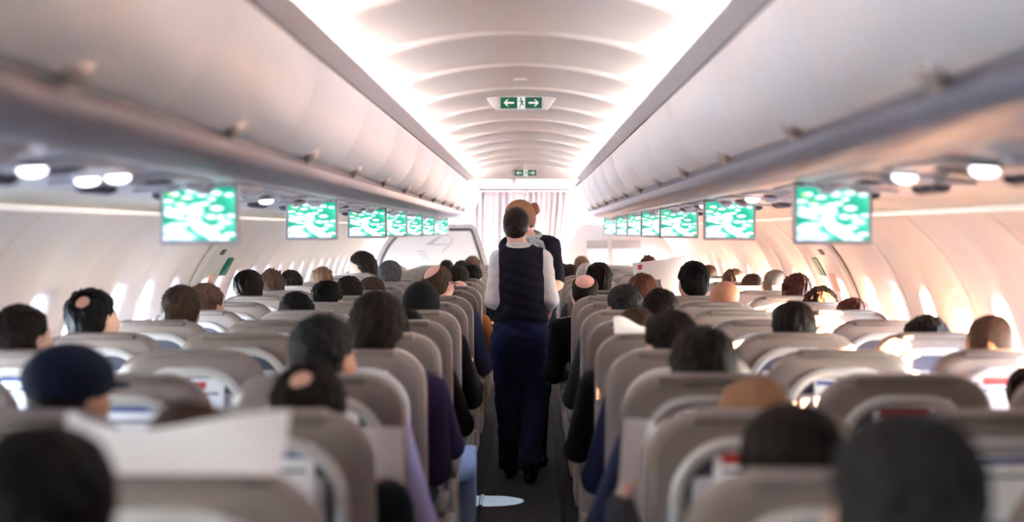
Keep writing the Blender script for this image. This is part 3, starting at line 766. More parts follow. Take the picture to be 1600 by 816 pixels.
# ---- lit exit signs on the ceiling
def exit_sign(y, z, sc, label, housing):
    t = thing('exit_sign', label, 'exit sign', (0, y, z), None); t.scale = (sc,)*3
    if housing:
        b = MB(); q = [(-.188, .034), (.188, .034), (.182, .028), (.135, -.036), (-.135, -.036), (-.182, .028)]; b.prism(q, -.002, .07); b.prism([(-.15, .06), (.15, .06), (.15, .03), (-.15, .03)], .01, .06); O('housing', b.done('housing', M_SIGNH, 20), t)
    else:
        O('housing', MB().box((0, .012, .0), (.24, .02, .066), .004).done('housing', M_SIGNH), t)
    for q in (-1, 1):
        p = O('sign_face', MB().box((q*.0645, -.005, .0), (.088, .006, .058)).done('sign_face', M_GREEN, smooth=False), t)
        b = MB(); b.prism([(q*.038, -.0045), (q*.082, -.0045), (q*.082, .0045), (q*.038, .0045)], -.0095, -.0078)
        b.prism([(q*.092, 0), (q*.074, .018), (q*.067, .018), (q*.081, .003), (q*.081, -.003), (q*.067, -.018), (q*.074, -.018)], -.0097, -.0078)
        O('arrow', b.done('arrow', M_SIGNW, smooth=False), p)
    p = O('pictogram_panel', MB().box((0, -.005, 0), (.041, .006, .058)).done('pictogram_panel', M_SIGNW, smooth=False), t)
    b = MB()
    def seg(a, c, w):
        a, c = np.array(a), np.array(c); d = (c-a)/np.linalg.norm(c-a); n = np.array((-d[1], d[0]))*w/2; b.prism([tuple(a+n), tuple(a-n), tuple(c-n), tuple(c+n)], -.0092, -.0078)
    b.prism([(-.002+.0055*math.cos(a), .021+.0055*math.sin(a)) for a in np.linspace(0, 2*PI, 12, endpoint=False)], -.0092, -.0078)
    seg((.0, .014), (.004, -.004), .010); seg((.004, -.003), (-.004, -.012), .006); seg((-.004, -.011), (-.010, -.026), .005); seg((.004, -.003), (.012, -.012), .006); seg((.012, -.011), (.017, -.013), .005)
    seg((-.0, .013), (-.010, .006), .004); seg((-.010, .006), (-.016, .011), .004); seg((.002, .013), (.010, .006), .004); seg((.010, .006), (.016, .010), .004)
    O('running_figure', b.done('running_figure', M_GREEN, smooth=False), p)
exit_sign(7.32, 2.190, .945, 'larger green exit sign with two arrows in a white trapezoid housing on the ceiling', True)
exit_sign(YC-.03, 2.135, 1.0, 'smaller distant green exit sign on the header panel above the curtain', False)
# ceiling details: little call-light mark
tag(O('ceiling_speaker', MB().cyl((0, 6.55, arch(0)-.012), (0, 6.55, arch(0)+.01), .03, n=20).done('ceiling_speaker', M_LIP)), 'tiny round grey marker on the ceiling just before the larger exit sign', 'ceiling fitting')
# entry light panels beyond the header
for q, (xa, xb) in enumerate(((-.62, -.16), (-.10, .55))):
    t = thing('ceiling_light', f'bright flat ceiling light over the curtain, {"left" if q == 0 else "right"} one of two', 'ceiling light', ((xa+xb)/2, 16.3, 2.088), 'lights over the entry')
    O('diffuser', MB().box((0, 0, 0), (xb-xa, 2.2, .008), .003).done('diffuser', M_PANELLAMP), t); O('light_frame', MB().box((0, 0, .004), (xb-xa+.03, 2.24, .006)).done('light_frame', M_BULK), t)

# ---- curtain with rail
b = MB(); V = []; F = []; nx, nz = 220, 24
for j in range(nz+1):
    z = 2.055-(2.0)*j/nz
    for i in range(nx+1):
        f = i/nx; squeeze = (1-.10*min(1, max(0, (1.95-z)/1.0))*(f**2)) ; x = -.70+(1.225)*f*squeeze
        ph = f*17*2*PI+1.2*math.sin(f*9)+.3*math.sin(z*2); a = .022+.014*math.sin(f*23)
        V.append((x, 18.46+a*math.sin(ph)+.006*math.sin(ph*2.3+z*3), z))
for j in range(nz):
    for i in range(nx): q = j*(nx+1)+i; F.append((q, q+1, q+nx+2, q+nx+1))
t = thing('curtain', 'pale beige pleated curtain closing off the front of the aisle', 'curtain', (0, 18.46, 0))
cm = mesh('curtain_fabric', [(x, y-18.46, z) for x, y, z in V], F, [M_CURT]); o = O('fabric', cm, t); sm = o.modifiers.new('thick', 'SOLIDIFY'); sm.thickness = .003
O('curtain_rail', MB().cyl((-.72, 0, 2.070), (.55, 0, 2.070), .010, n=12).box((-.08, 0, 2.083), (1.3, .02, .012), .003).done('rail', M_BULKDK), t)

# ---- bulkheads
def bulkhead(s, label):
    top = 1.645
    wallp = [(p.x-.02, p.y) for p in PP if .02 < p.y < 1.60]
    inner = [(.42, .005), (.42, 1.02), (.445, 1.15), (.50, 1.34), (.56, 1.52), (.585, 1.585), (.615, 1.628), (.66, top), (1.48, 1.625)]
    poly = inner+wallp[::-1]
    P = [(s*x, z) for x, z in poly]
    t = thing('bulkhead', label, 'bulkhead', (s*1.1, YB, 0)); dx = -s*1.1
    P = [(x+dx, z) for x, z in P]
    O('panel', MB().prism(P, 0, .03).done('panel', M_BULK, 20), t)
    if s < 0:
        def band(ins0, ins1, m, nm, y):
            C = Vector((1.08, .8)); path = [(.42, .3), (.42, 1.02), (.445, 1.15), (.50, 1.34), (.56, 1.52), (.585, 1.585), (.615, 1.628), (.66, top), (.9, top-.002), (1.2, top-.01), (1.46, 1.62)]+[(p.x-.02, p.y) for p in PP[::-1] if .3 < p.y < 1.58]
            A = []; n = len(path)
            for i, p in enumerate(path):
                a = Vector(path[max(0, i-1)]); c = Vector(path[min(n-1, i+1)]); d = (c-a).normalized(); nn = Vector((d.y, -d.x)); A.append((Vector(p)+nn*ins0, Vector(p)+nn*ins1))
            V = []; F = []
            for yy in (y, y+.012):
                for a, c in A: V += [(s*a.x+dx, yy, a.y), (s*c.x+dx, yy, c.y)]
            m2 = 2*n
            for i in range(n-1):
                F += [(2*i, 2*i+1, 2*i+3, 2*i+2), (m2+2*i, m2+2*i+2, m2+2*i+3, m2+2*i+1), (2*i, 2*i+2, m2+2*i+2, m2+2*i), (2*i+1, m2+2*i+1, m2+2*i+3, 2*i+3)]
            O(nm, mesh(nm, V, F, [m], smooth=False), t)
        band(.0, .055, M_BULKGR, 'edge_trim', -.012); band(.055, .085, M_BULKDK, 'dark_edge', -.008)
        # grey airline emblem
        sx = lambda px: (px/8.16+580-828)*YB/FPX+CAMX+1.1; sz = lambda py: CAMZ-(py/8.16+340-362)*YB/FPX
        b = MB()
        def poly2(pts): b.prism([(sx(a), sz(c)) for a, c in pts], -.004, .002)
        poly2([(680, 350), (775, 345), (880, 255), (960, 225), (830, 255)])
        poly2([(775, 338), (975, 338), (970, 352), (765, 352)])
        for a, c in (((590, 425), (700, 437)), ((610, 465), (715, 477)), ((640, 503), (752, 515)), ((680, 541), (800, 553)), ((715, 578), (840, 590))):
            poly2([a, (c[0], a[1]), (c[0]+8, c[1]), (a[0]+8, c[1])])
        path = [(960, 226), (1010, 240), (1034, 265), (1030, 300), (1000, 345), (950, 395), (905, 437)]
        for (a, c), (e, f) in zip(path, path[1:]): poly2([(a-5, c-4), (a+7, c+4), (e+7, f+4), (e-5, f-4)])
        O('emblem', b.done('emblem', M_LOGO, smooth=False), t)
    else:
        for (xa, xb) in ((.72, .965), (1.02, 1.36)):
            q = O('alcove_panel', MB().box(((xa+xb)/2+dx, -.006, 1.10), (xb-xa, .016, .50), .004).done('alcove_panel', M_SIGNH), t)
            O('alcove_ledge', MB().box(((xa+xb)/2+dx, -.012, 1.40), (xb-xa, .03, .10), .006).done('ledge', M_BULKGR), q)
bulkhead(-1, 'white bulkhead panel with dark edge and grey emblem left of the curtain')
bulkhead(1, 'plain white bulkhead with two shallow alcoves right of the curtain')
# galley units seen beside the curtain
for s in (-1, 1):
    t = thing('galley_cabinet', f'white galley cabinet behind the bulkhead {"left" if s<0 else "right"} of the curtain', 'galley cabinet', (s*1.05, 18.85, 0))
    O('carcass', MB().box((0, 0, .97), (.56, .6, 1.93), .01).done('carcass', M_BULK), t)
    for z in (.5, 1.1, 1.7):
        d = O('cabinet_door', MB().box((0, -.31, z), (.5, .02, .5), .01).done('cabinet_door', M_SIGNH), t); O('latch', MB().box((-s*.18, -.325, z+.15), (.05, .012, .03), .004).done('latch', M_BULKDK), d)

# ================================================================== SEATS  (origin: floor under the rear top edge, +Y forward)
ZT = 1.175
def shear(me):   # recline: lower points sit further forward
    for v in me.vertices: v.co.y += (ZT-v.co.z)*.205
    return me
def back_outline(w=.462, z0=.44, z1=ZT, r=.105, n=9, rb=.05):
    P = []
    for (cx, cz, rr, a0) in ((w/2-r, z1-r, r, 0), (-w/2+r, z1-r, r, PI/2), (-w/2+rb, z0+rb, rb, PI), (w/2-rb, z0+rb, rb, 1.5*PI)):
        for i in range(n+1):
            a = a0+PI/2*i/n; P.append((cx+rr*math.cos(a), cz+rr*math.sin(a)))
    return P
def inset(P, d):
    n = len(P); out = []
    for i in range(n):
        a = Vector(P[i-1]); c = Vector(P[(i+1) % n]); t = (c-a).normalized(); nn = Vector((-t.y, t.x)); out.append((P[i][0]+nn.x*d, P[i][1]+nn.y*d))
    return out
def pillow(P, rings, name, m, thick=None):
    """rings: (inset, y); closed with end caps"""
    V = []; F = []; n = len(P)
    for d, y in rings:
        for x, z in inset(P, d): V.append((x, y, z))
    for j in range(len(rings)-1):
        for i in range(n): F.append((j*n+i, (j+1)*n+i, (j+1)*n+(i+1) % n, j*n+(i+1) % n))
    F.append(tuple(range(n))); F.append(tuple(range((len(rings)-1)*n, len(rings)*n))[::-1])
    bm = bmesh.new(); me0 = mesh(name, V, F, [m]); bm.from_mesh(me0); bmesh.ops.recalc_face_normals(bm, faces=bm.faces[:]); bm.to_mesh(me0); bm.free()
    me0.polygons.foreach_set('use_smooth', [True]*len(me0.polygons)); me0.set_sharp_from_angle(angle=math.radians(40)); return me0
OUT = back_outline()
rr = .034
rings = [(.085, -.004), (.05, -.002), (rr, .0)]+[(rr*(1-math.sin(a)), rr*(1-math.cos(a))) for a in np.linspace(.3, PI/2, 5)]+[(.0, .05)]+[(.05*(1-math.cos(a)), .05+.03*math.sin(a)) for a in np.linspace(.4, PI/2, 4)]+[(.10, .088)]
S_BACK = shear(pillow(OUT, rings, 'backrest', M_SEAT))
# piping seam round the rear edge
b = MB(); q = inset(OUT, .012); b.tube([(x, .010, z) for x, z in q]+[(q[0][0], .010, q[0][1])], .0042, 6); S_PIPE = shear(b.done('piping', M_SEAT))
def arch_ring(w, z0, z1, r, inn, y0, y1, name, m):
    o = back_outline(w, z0, z1, r, 10, .03); i_ = inset(o, inn); n = len(o); V = []; F = []
    prof = [(o, y1), (inset(o, .004), y0+.002), (inset(o, inn*.5), y0-.003), (inset(o, inn-.004), y0+.002), (i_, y1)]
    for P, y in prof: V += [(x, y, z) for x, z in P]
    for j in range(len(prof)-1):
        for k in range(n): F.append((j*n+k, (j+1)*n+k, (j+1)*n+(k+1) % n, j*n+(k+1) % n))
    bm = bmesh.new(); me = mesh(name, V, F, [m]); bm.from_mesh(me); bmesh.ops.recalc_face_normals(bm, faces=bm.faces[:]); bm.to_mesh(me); bm.free()
    me.polygons.foreach_set('use_smooth', [True]*len(me.polygons)); return shear(me)
S_ARCH = arch_ring(.362, .50, ZT-.048, .135, .034, -.020, .004, 'shell_rim', M_ARCH)
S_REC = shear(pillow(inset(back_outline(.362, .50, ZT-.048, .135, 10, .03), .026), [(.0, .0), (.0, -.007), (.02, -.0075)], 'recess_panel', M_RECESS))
S_POCK = shear(MB().box((0, -.014, .975), (.268, .018, .135), .008).done('literature_pocket', M_POCKET))
S_TRAY = shear(MB().box((0, -.020, .735), (.288, .024, .30), .014).done('tray_table', M_TRAY))
S_KNOB = shear(MB().box((0, -.035, .882), (.03, .012, .055), .005).done('tray_latch', M_ARCH))
S_FLAP = shear(MB().box((0, .035, ZT-.009), (.27, .088, .024), .010, seg=3).box((0, .086, 1.06), (.30, .03, .20), .012).done('headrest', M_FLAP))
S_CUSH = MB().box((0, .445, .409), (.445, .435, .094), .03, seg=3).done('seat_cushion', M_SEATCU)
S_ARM = MB().box((0, .39, .628), (.048, .37, .030), .012).done('armrest', M_ARMTOP)
S_ARMS = MB().box((0, .36, .54), (.036, .27, .15), .012).box((0, .37, .42), (.034, .36, .12), .01).done('armrest_side', M_ARM)
S_BASE = MB().box((0, .44, .355), (.44, .42, .018), .006).done('seat_frame', M_METAL)
S_LEG = MB().cyl((0, .30, .35), (0, .24, .012), .016, n=10).cyl((0, .56, .35), (0, .62, .012), .016, n=10).box((0, .43, .012), (.03, .44, .018), .004).cyl((0, .3, .33), (0, .6, .06), .010, n=8).done('leg', M_METAL)
COLN = ['aisle', 'middle', 'window']
def seat(side, col, k, rec=0):
    sd = 'left' if side < 0 else 'right'
    pos = f'in the {ORD[k+1]} row from the camera' if k >= 0 else 'in the row under the camera'
    t = thing('airline_seat', f'grey-beige leather {COLN[col]} seat {sd} of the aisle {pos}', 'airline seat', (side*SEATX[col], D0+PITCH*k, 0), f'passenger seats {sd} of the aisle')
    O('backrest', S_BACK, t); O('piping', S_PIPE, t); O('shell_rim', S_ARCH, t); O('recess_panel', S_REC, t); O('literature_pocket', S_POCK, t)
    tt = O('tray_table', S_TRAY, t); O('tray_latch', S_KNOB, tt)
    O('headrest', S_FLAP, t); O('seat_cushion', S_CUSH, t); O('seat_frame', S_BASE, t)
    a = O('armrest', S_ARM, t, None, (side*.257, 0, 0))
    if col == 0: a = O('armrest', S_ARM, t, None, (-side*.257, 0, 0)); O('armrest_side', S_ARMS, a)
    if col != 1: O('leg', S_LEG, t, None, (-side*.12 if col == 0 else side*.10, 0, 0)); O('leg', S_LEG, t, None, (side*.16 if col == 0 else -side*.16, 0, 0))
    return t
NROW = 19
for s in (-1, 1):
    seat(s, 0, -1)
    for k in range(NROW):
        for c in range(3): seat(s, c, k)

# magazines in the pockets of the nearest rows
MAGM = MB().box((0, 0, 0), (.205, .006, .15), .002).done('magazine', M_PAPER)
TIT = [MB().box((-.02, -.0036, .038), (.13, .0012, .022)).done('title_block', M_RED, smooth=False), MB().box((0, -.0036, .045), (.19, .0012, .012)).done('title_block', M_BLUE, smooth=False)]
BARM = MB().box((.0, -.0036, .012), (.17, .0012, .007)).done('print_line', M_INK, smooth=False)
for s in (-1, 1):
    for k in range(0, 4):
        for c in range(3):
            z = 1.032+.012*((k+c) % 2); y = D0+PITCH*k+(ZT-z)*.205-.028; sd = 'left' if s < 0 else 'right'
            col = (k+c+(s > 0)) % 2
            m = thing('magazine', f'white magazine with {"red" if col == 0 else "blue"} masthead in the {COLN[c]} seat pocket, {sd} of the aisle, {ORD[k+1]} row', 'magazine', (s*SEATX[c]+.01, y, z), 'magazines in seat pockets', (-.20, 0, 0))
            O('pages', MAGM, m); O('title_block', TIT[col], m); O('print_line', BARM, m)

# ================================================================== PASSENGERS
SEATED = [
 # side col row px ytop kind style hair skin top trousers label seed extra
 (-1, 0, -1, 55, 672, 'upright', 'thick', 'black', 'tan', 'j_black', 'black', 'seated person with thick black hair, closest to the camera left of the aisle', 1),
 (-1, 0, 0, 298, 618, 'slouch', 'buzz', 'brown', 'tan', 'grey', 'black', 'seated person with shaved tan head behind the white headrest cover', 2),
 (-1, 1, 1, 104, 533, 'right', 'cap', 'dark', 'tan', 'grey', 'jeans', 'seated person wearing a dark navy cap, left middle seat, second row', 3),
 (-1, 0, 1, 480, 565, 'slouch!', 'crown_spot', 'dark', 'light', 'j_black', 'black', 'seated person with dark hair and small bald crown, left aisle seat, second row', 4, ('collar', 'white')),
 (-1, 0, 2, 506, 489, 'right', 'short', 'greyblack', 'tan', 'lavender', 'jeans', 'seated person with grey streaked black hair turned right, lavender sleeve by the aisle', 5),
 (-1, 0, 3, 582, 457, 'tilt!', 'thick', 'dark', 'light', 'purple', 'black', 'seated person with bushy dark hair and orange hood collar, left aisle seat', 6, ('collar', 'j_orange')),
 (-1, 2, 3, 28, 470, 'right', 'short', 'dark', 'light', 'navy', 'black', 'seated person with dark brown hair at the left window, leftmost head in the photo', 7),
 (-1, 2, 4, 134, 446, 'right', 'crown_spot', 'black', 'light', 'grey', 'black', 'seated person with black hair and round bald spot at the left window', 8),
 (-1, 0, 4, 608, 500, 'aisle', 'short', 'dark', 'light', 'purple', 'jeans', 'seated person in pale blue jeans, knee out in the aisle, left aisle seat', 9),
 (-1, 2, 5, 281, 444, 'upright', 'short', 'brown', 'light', 'white', 'black', 'seated person with short mid brown hair at the left window, sixth row', 10),
 (-1, 0, 5, 632, 480, 'slouch', 'short', 'black', 'light', 'j_black', 'black', 'seated person in black jacket, left aisle seat in front of the jeans knee', 11),
 (-1, 2, 6, 322, 441, 'right', 'short', 'midbrown', 'light', 'white', 'black', 'seated person with light brown cropped hair and visible ear at left window', 12),
 (-1, 1, 6, 463, 455, 'slouch', 'short', 'black', 'tan', 'j_grey', 'black', 'seated person with rounded black hair low in the left middle seat', 13),
 (-1, 0, 6, 658, 441, 'upright', 'hood', 'black', 'tan', 'j_black', 'black', 'seated person wearing a black hood up, left aisle seat', 14),
 (-1, 1, 7, 512, 437, 'right', 'short', 'black', 'light', 'j_black', 'black', 'seated person with smooth black hair and lit ear, left middle seat', 15),
 (-1, 0, 7, 672, 470, 'slouch', 'short', 'dark', 'light', 'j_mauve', 'black', 'seated person in mauve top hidden behind the black hood', 16),
 (-1, 2, 8, 391, 421, 'upright', 'thick', 'dark', 'light', 'j_grey', 'black', 'seated person with dark hair tied by a pale scrunchie, left window', 17, ('scrunchie',)),
 (-1, 1, 8, 545, 430, 'upright', 'short', 'dark', 'light', 'navy', 'black', 'seated person with dark brown hair just beyond the smooth black haired one', 18),
 (-1, 0, 8, 685, 410, 'right', 'patchy', 'brown', 'pink', 'j_blue', 'black', 'seated balding person with black glasses and slate blue jacket, left aisle seat', 19, ('glasses', 'eyes')),
 (-1, 2, 9, 427, 420, 'upright', 'spiky', 'midbrown', 'light', 'grey', 'black', 'seated person with spiky brown hair beside the scrunchie, left window', 20),
 (-1, 1, 9, 580, 434, 'slouch', 'thick', 'brown', 'light', 'grey', 'black', 'seated person with only a brown crown showing, left middle seat', 21),
 (-1, 2, 10, 443, 419, 'upright', 'short', 'dark', 'light', 'grey', 'black', 'seated person with dark hair just beyond the spiky brown hair, left window', 22),
 (-1, 0, 10, 717, 437, 'slouch', 'bald', 'dark', 'pink', 'j_orange', 'black', 'seated bald pink headed person beside the glasses wearer, left aisle seat', 23),
 (-1, 2, 11, 503, 418, 'upright', 'spiky', 'lightbrown', 'light', 'grey', 'black', 'seated person with bristly light brown hair, left window seat', 24),
 (-1, 1, 11, 609, 408, 'upright', 'thick', 'saltpepper', 'light', 'j_grey', 'black', 'seated person with salt and pepper hair in front of the left bulkhead', 25),
 (-1, 0, 11, 716, 413, 'upright', 'short', 'dark', 'light', 'j_black', 'black', 'seated person with narrow dark head behind the bald pink head', 26),
 (-1, 0, 12, 737, 412, 'right', 'short', 'black', 'light', 'navy', 'black', 'seated person with short black hair and ear showing, nearest to the vest wearer', 27),
 (-1, 2, 14, 564, 393, 'profile', 'long', 'dark', 'light', 'navy', 'black', 'seated person with chin length dark hair, face in profile to the left window', 28, ('eyes',)),
 (-1, 0, 14, 722, 406, 'upright', 'short', 'dark', 'light', 'grey', 'black', 'seated person with dark hair in the far cluster, left aisle seat', 29),
 (-1, 0, 16, 738, 399, 'upright', 'short', 'midbrown', 'light', 'white', 'black', 'seated person with mid brown hair, tallest of the far left cluster', 30),
 (-1, 1, 17, 695, 406, 'upright', 'short', 'black', 'tan', 'grey', 'black', 'seated person with black hair just above the balding head, far left rows', 32),
 (1, 0, -1, 1408, 652, 'tilt', 'thick', 'greyblack', 'light', 'grey', 'black', 'seated person with grey flecked dark hair, closest to the camera right of the aisle', 41),
 (1, 0, 0, 1242, 638, 'slouch', 'thick', 'dark', 'pink', 'maroon', 'black', 'seated person with dark hair low in the right aisle seat, front row', 42),
 (1, 0, 1, 1183, 596, 'slouch_read', 'thick', 'blond', 'light', 'j_grey', 'black', 'seated person with dark blond hair holding a folded paper in the aisle', 43),
 (1, 0, 2, 1100, 514, 'slouch', 'thick', 'dark', 'pink', 'j_blue', 'black', 'seated person with round dark brown hair, right aisle seat, third row', 44),
 (1, 2, 2, 1622, 596, 'slouch', 'short', 'dark', 'light', 'navy', 'black', 'seated person at the right window, cut by the edge of the photo', 45),
 (1, 0, 3, 1048, 487, 'left', 'thick', 'dark', 'light', 'navy', 'black', 'seated person with tall dark hair, right aisle seat, fourth row', 46),
 (1, 2, 3, 1548, 486, 'upright', 'buzz', 'midbrown', 'tan', 'white', 'black', 'seated person with cropped sunlit brown head at the right window', 47),
 (1, 0, 4, 992, 479, 'tilt', 'short', 'brown', 'light', 'j_black', 'black', 'seated person with brown hair leaning behind the slipped white headrest cover', 48),
 (1, 1, 4, 1242, 472, 'upright', 'thick', 'dark', 'light', 'j_grey', 'black', 'seated person with glossy dark brown hair, right middle seat, fifth row', 49),
 (1, 2, 4, 1450, 496, 'slouch', 'curly', 'dark', 'light', 'grey', 'black', 'seated person with only a dark curly crown showing at the right window', 50),
 (1, 0, 5, 1030, 449, 'upright', 'short', 'dark', 'light', 'j_black', 'black', 'seated person with dark brown hair behind the greying head, right aisle side', 51),
 (1, 0, 6, 974, 443, 'left', 'short', 'greyblack', 'light', 'j_grey', 'black', 'seated person with black hair greying at the side, right aisle seat', 52),
 (1, 2, 6, 1335, 462, 'slouch', 'short', 'auburn', 'light', 'grey', 'black', 'seated person with flat reddish dark crown at the right window', 53),
 (1, 0, 7, 1000, 424, 'upright', 'short', 'auburn', 'tan', 'j_mauve', 'black', 'seated person with close cropped purplish brown hair below the newspaper', 54),
 (1, 1, 7, 1131, 436, 'left', 'bald', 'dark', 'tan', 'white', 'black', 'seated bald tan person with white collar, right middle seat', 55, ('collar', 'white')),
 (1, 2, 7, 1282, 449, 'slouch', 'curly', 'brown', 'light', 'grey', 'black', 'seated person with tousled brown hair low at the right window', 56),
 (1, 0, 8, 915, 423, 'tilt', 'ring', 'dark', 'pink', 'black', 'black', 'seated person with big bald crown and dark ring of hair, right aisle seat', 57),
 (1, 1, 8, 1083, 407, 'read', 'short', 'black', 'light', 'white', 'black', 'seated person with glossy black hair reading an open newspaper', 58, ('eyes',)),
 (1, 2, 8, 1253, 428, 'upright', 'curly', 'auburn', 'light', 'grey', 'black', 'seated person with curly sunlit auburn hair, right window', 59),
 (1, 0, 9, 936, 409, 'upright', 'short', 'dark', 'light', 'j_grey', 'black', 'seated person with full dark brown hair beyond the bald crown', 60),
 (1, 2, 9, 1211, 417, 'upright', 'buzz', 'grey', 'light', 'grey', 'black', 'seated person with cropped grey hair and thin crown, right window', 61),
 (1, 2, 10, 1175, 425, 'slouch', 'buzz', 'brown', 'tan', 'grey', 'black', 'seated person with smooth cropped brown crown, right window seat', 62),
 (1, 2, 11, 1146, 419, 'slouch', 'short', 'midbrown', 'light', 'grey', 'black', 'seated person with mid brown hair next to the bald tan head, right window', 63),
 (1, 0, 12, 917, 412, 'upright', 'thick', 'white', 'light', 'white', 'black', 'seated person with white hair half hidden behind the full dark hair', 64),
 (1, 0, 13, 893, 411, 'upright', 'short', 'dark', 'light', 'j_black', 'black', 'seated person with short dark hair and ear, second from the aisle on the far right', 65),
 (1, 2, 13, 1107, 412, 'slouch', 'buzz', 'brown', 'pink', 'grey', 'black', 'seated person with reddish face edge behind the newspaper reader', 66),
 (1, 1, 14, 1012, 400, 'upright', 'spiky', 'auburn', 'light', 'grey', 'black', 'seated person with spiky reddish hair behind the newspaper edge', 67),
 (1, 0, 15, 880, 412, 'upright', 'short', 'black', 'light', 'black', 'black', 'seated person with black hair closest to the aisle in the far right rows', 68),
 (1, 0, 17, 908, 399, 'upright', 'short', 'midbrown', 'light', 'grey', 'black', 'seated person with mid brown hair in front of the right bulkhead', 69),
 (1, 0, 10, 935, 440, 'slouch', 'short', 'dark', 'light', 'j_black', 'black', 'seated person in black sleeve by the aisle, hidden behind the bald crown', 70),
 (1, 0, 11, 925, 436, 'slouch', 'short', 'black', 'light', 'navy', 'black', 'seated person in navy sleeve by the aisle, far right rows', 71),
]
for r in SEATED:
    (s, c, k, px, yt, kind, st, hc, sk, tc, tr, lab, seed) = r[:13]; ex = r[13] if len(r) > 13 else ()
    person(s, c, k, px, yt, kind, st, hc, sk, tc, tr, lab, seed, ex)

# ================================================================== CABIN CREW
def crew_back():
    """woman seen from behind, walking away down the aisle; local origin on the floor between her feet, faces +Y"""
    G = Grid((-.33, -.36, -.01), (.33, .42, 1.74), .0066)
    T, A, L, Hh, Hd = (G.field() for _ in range(5))
    H = Head((-.032, .035, 1.578), yaw=-.06, pitch=-.10, roll=.05, sc=.97)
    ell(G, T, (0, .0, .905), (.165, .118, .13), .06); ell(G, T, (0, .0, 1.06), (.128, .092, .14), .09); ell(G, T, (0, .015, 1.25), (.150, .100, .17), .09)
    cone(G, T, (-.122, .01, 1.382), (.122, .01, 1.382), .045, .045, .06); cone(G, T, (-.01, .012, 1.38), (-.015, .015, 1.45), .09, .055, .06)
    for q in (-1, 1): ell(G, T, (q*.078, -.062, .86), (.085, .075, .095), .04)
    cone(G, Hh, (-.012, .015, 1.42), H.p(0, -.03, -.055), .050, .048, .03); add_head(G, Hh, H)
    arms = {-1: ((-.142, .005, 1.378), (-.176, -.035, 1.125), (-.132, .19, 1.075)), 1: ((.142, .005, 1.378), (.184, -.02, 1.135), (.172, .145, 1.055))}
    for q in (-1, 1):
        sh, el_, wr = arms[q]; cone(G, A, sh, el_, .043, .036, .04); cone(G, A, el_, wr, .035, .025, .02)
    add_hand(G, Hd, arms[-1][2], (.45, .85, -.25), (-.6, .2, .7), 1, .165, .4); add_hand(G, Hd, arms[1][2], (-.15, .30, -.95), (.95, .1, .1), -1, .165, .22)
    legs = {-1: ((-.085, -.005, .84), (-.080, .10, .475), (-.066, .16, .09)), 1: ((.085, -.01, .84), (.085, .03, .47), (.052, -.14, .145))}
    for q in (-1, 1):
        hp, kn, an = legs[q]; cone(G, L, hp, kn, .092, .058, .05); cone(G, L, kn, an, .056, .036, .03)
    cone(G, L, (-.066, .165, .07), (-.062, .30, .045), .036, .032, .02); cone(G, L, (.052, -.13, .125), (.058, -.02, .045), .034, .032, .02)
    body = smin(smin(smin(smin(T, A, .04), L, .06), Hh, .035), Hd, .012)
    x, y, z = G.xyz(); one = 0*x+0*y+0*z
    wr = np.sin(z*95+x*30)*.0016+np.sin(z*57-x*60+y*40)*.0016
    # shirt: torso + sleeves rolled above the forearm
    sl = G.field()
    for q in (-1, 1):
        sh, el_, w_ = [np.array(p) for p in arms[q]]; e2 = el_+(w_-el_)*.30
        cone(G, sl, sh, el_, .049, .042, .03); cone(G, sl, el_, e2, .041, .039, .03); cone(G, sl, e2-(w_-el_)*.06, e2+(w_-el_)*.05, .043, .043, .008)
        if q > 0: cone(G, sl, e2+(0, -.03, .02), e2+(.03, -.045, .012), .014, .004, .01)
    shirt = smin(smin(smin(T, Hh, .035), sl+.007, .04)-.008, sl+wr*1.6-.002, .01)
    shirt = smax(shirt, (z-1.478-.30*(y-.015)+one).astype(np.float32), .006); shirt = smax(shirt, (1.05-z+one).astype(np.float32), .01)
    # vest
    vest = T-.024+wr*.8
    vest = smax(vest, (np.abs(x)-(.138+.04*np.clip((1.30-z)/.2, 0, 1))+0*y).astype(np.float32), .008)
    vest = smax(vest, (1.016-.16*np.abs(x)-z+0*y).astype(np.float32), .008)
    vest = smax(vest, (z-1.462+.35*np.abs(y-.0)*0-.22*(y)+0*x).astype(np.float32), .01)
    # trousers
    TR = G.field(); ell(G, TR, (0, .0, .92), (.172, .126, .14), .06)
    for q in (-1, 1): ell(G, TR, (q*.080, -.066, .86), (.094, .084, .105), .05)
    for q in (-1, 1):
        hp, kn, an = [np.array(p) for p in legs[q]]; cone(G, TR, hp, kn, .104, .077, .05); cone(G, TR, kn, an+(0, 0, .0), .076, .072, .04)
    cone(G, TR, (-.066, .16, .10), (-.066, .165, .045), .072, .072, .02)
    tr = smin(TR, smax(T-.010, (.90-z+one).astype(np.float32), .01), .02)+wr*1.2; tr = smax(tr, (z-1.06+one).astype(np.float32), .01); tr = smax(tr, (.055-z+one).astype(np.float32), .006)
    sm = smax(tr, -(TR+.012), .004)  # hollow hem
    tr = np.where(z+one < .16, np.maximum(tr, -(TR+.010)), tr).astype(np.float32)
    SHF = G.field()
    cone(G, SHF, (-.066, .13, .05), (-.062, .27, .040), .040, .040, .02); cone(G, SHF, (-.062, .27, .035), (-.06, .315, .03), .038, .026, .02); cone(G, SHF, (-.066, .115, .055), (-.066, .112, .0), .024, .018, .015)
    cone(G, SHF, (.052, -.165, .105), (.058, -.03, .045), .037, .040, .02); cone(G, SHF, (.058, -.03, .038), (.06, .03, .03), .038, .026, .02); cone(G, SHF, (.052, -.175, .10), (.05, -.19, .045), .025, .018, .015); cone(G, SHF, (.052, -.17, .13), (.053, -.15, .12), .038, .036, .02)
    t = thing('person', 'cabin attendant seen from behind, navy vest, white sleeves, navy trousers, in the aisle', 'person', (-.012, 9.13, 0), 'cabin crew')
    O('body', nets(G, body, 'body', SK['light']), t)
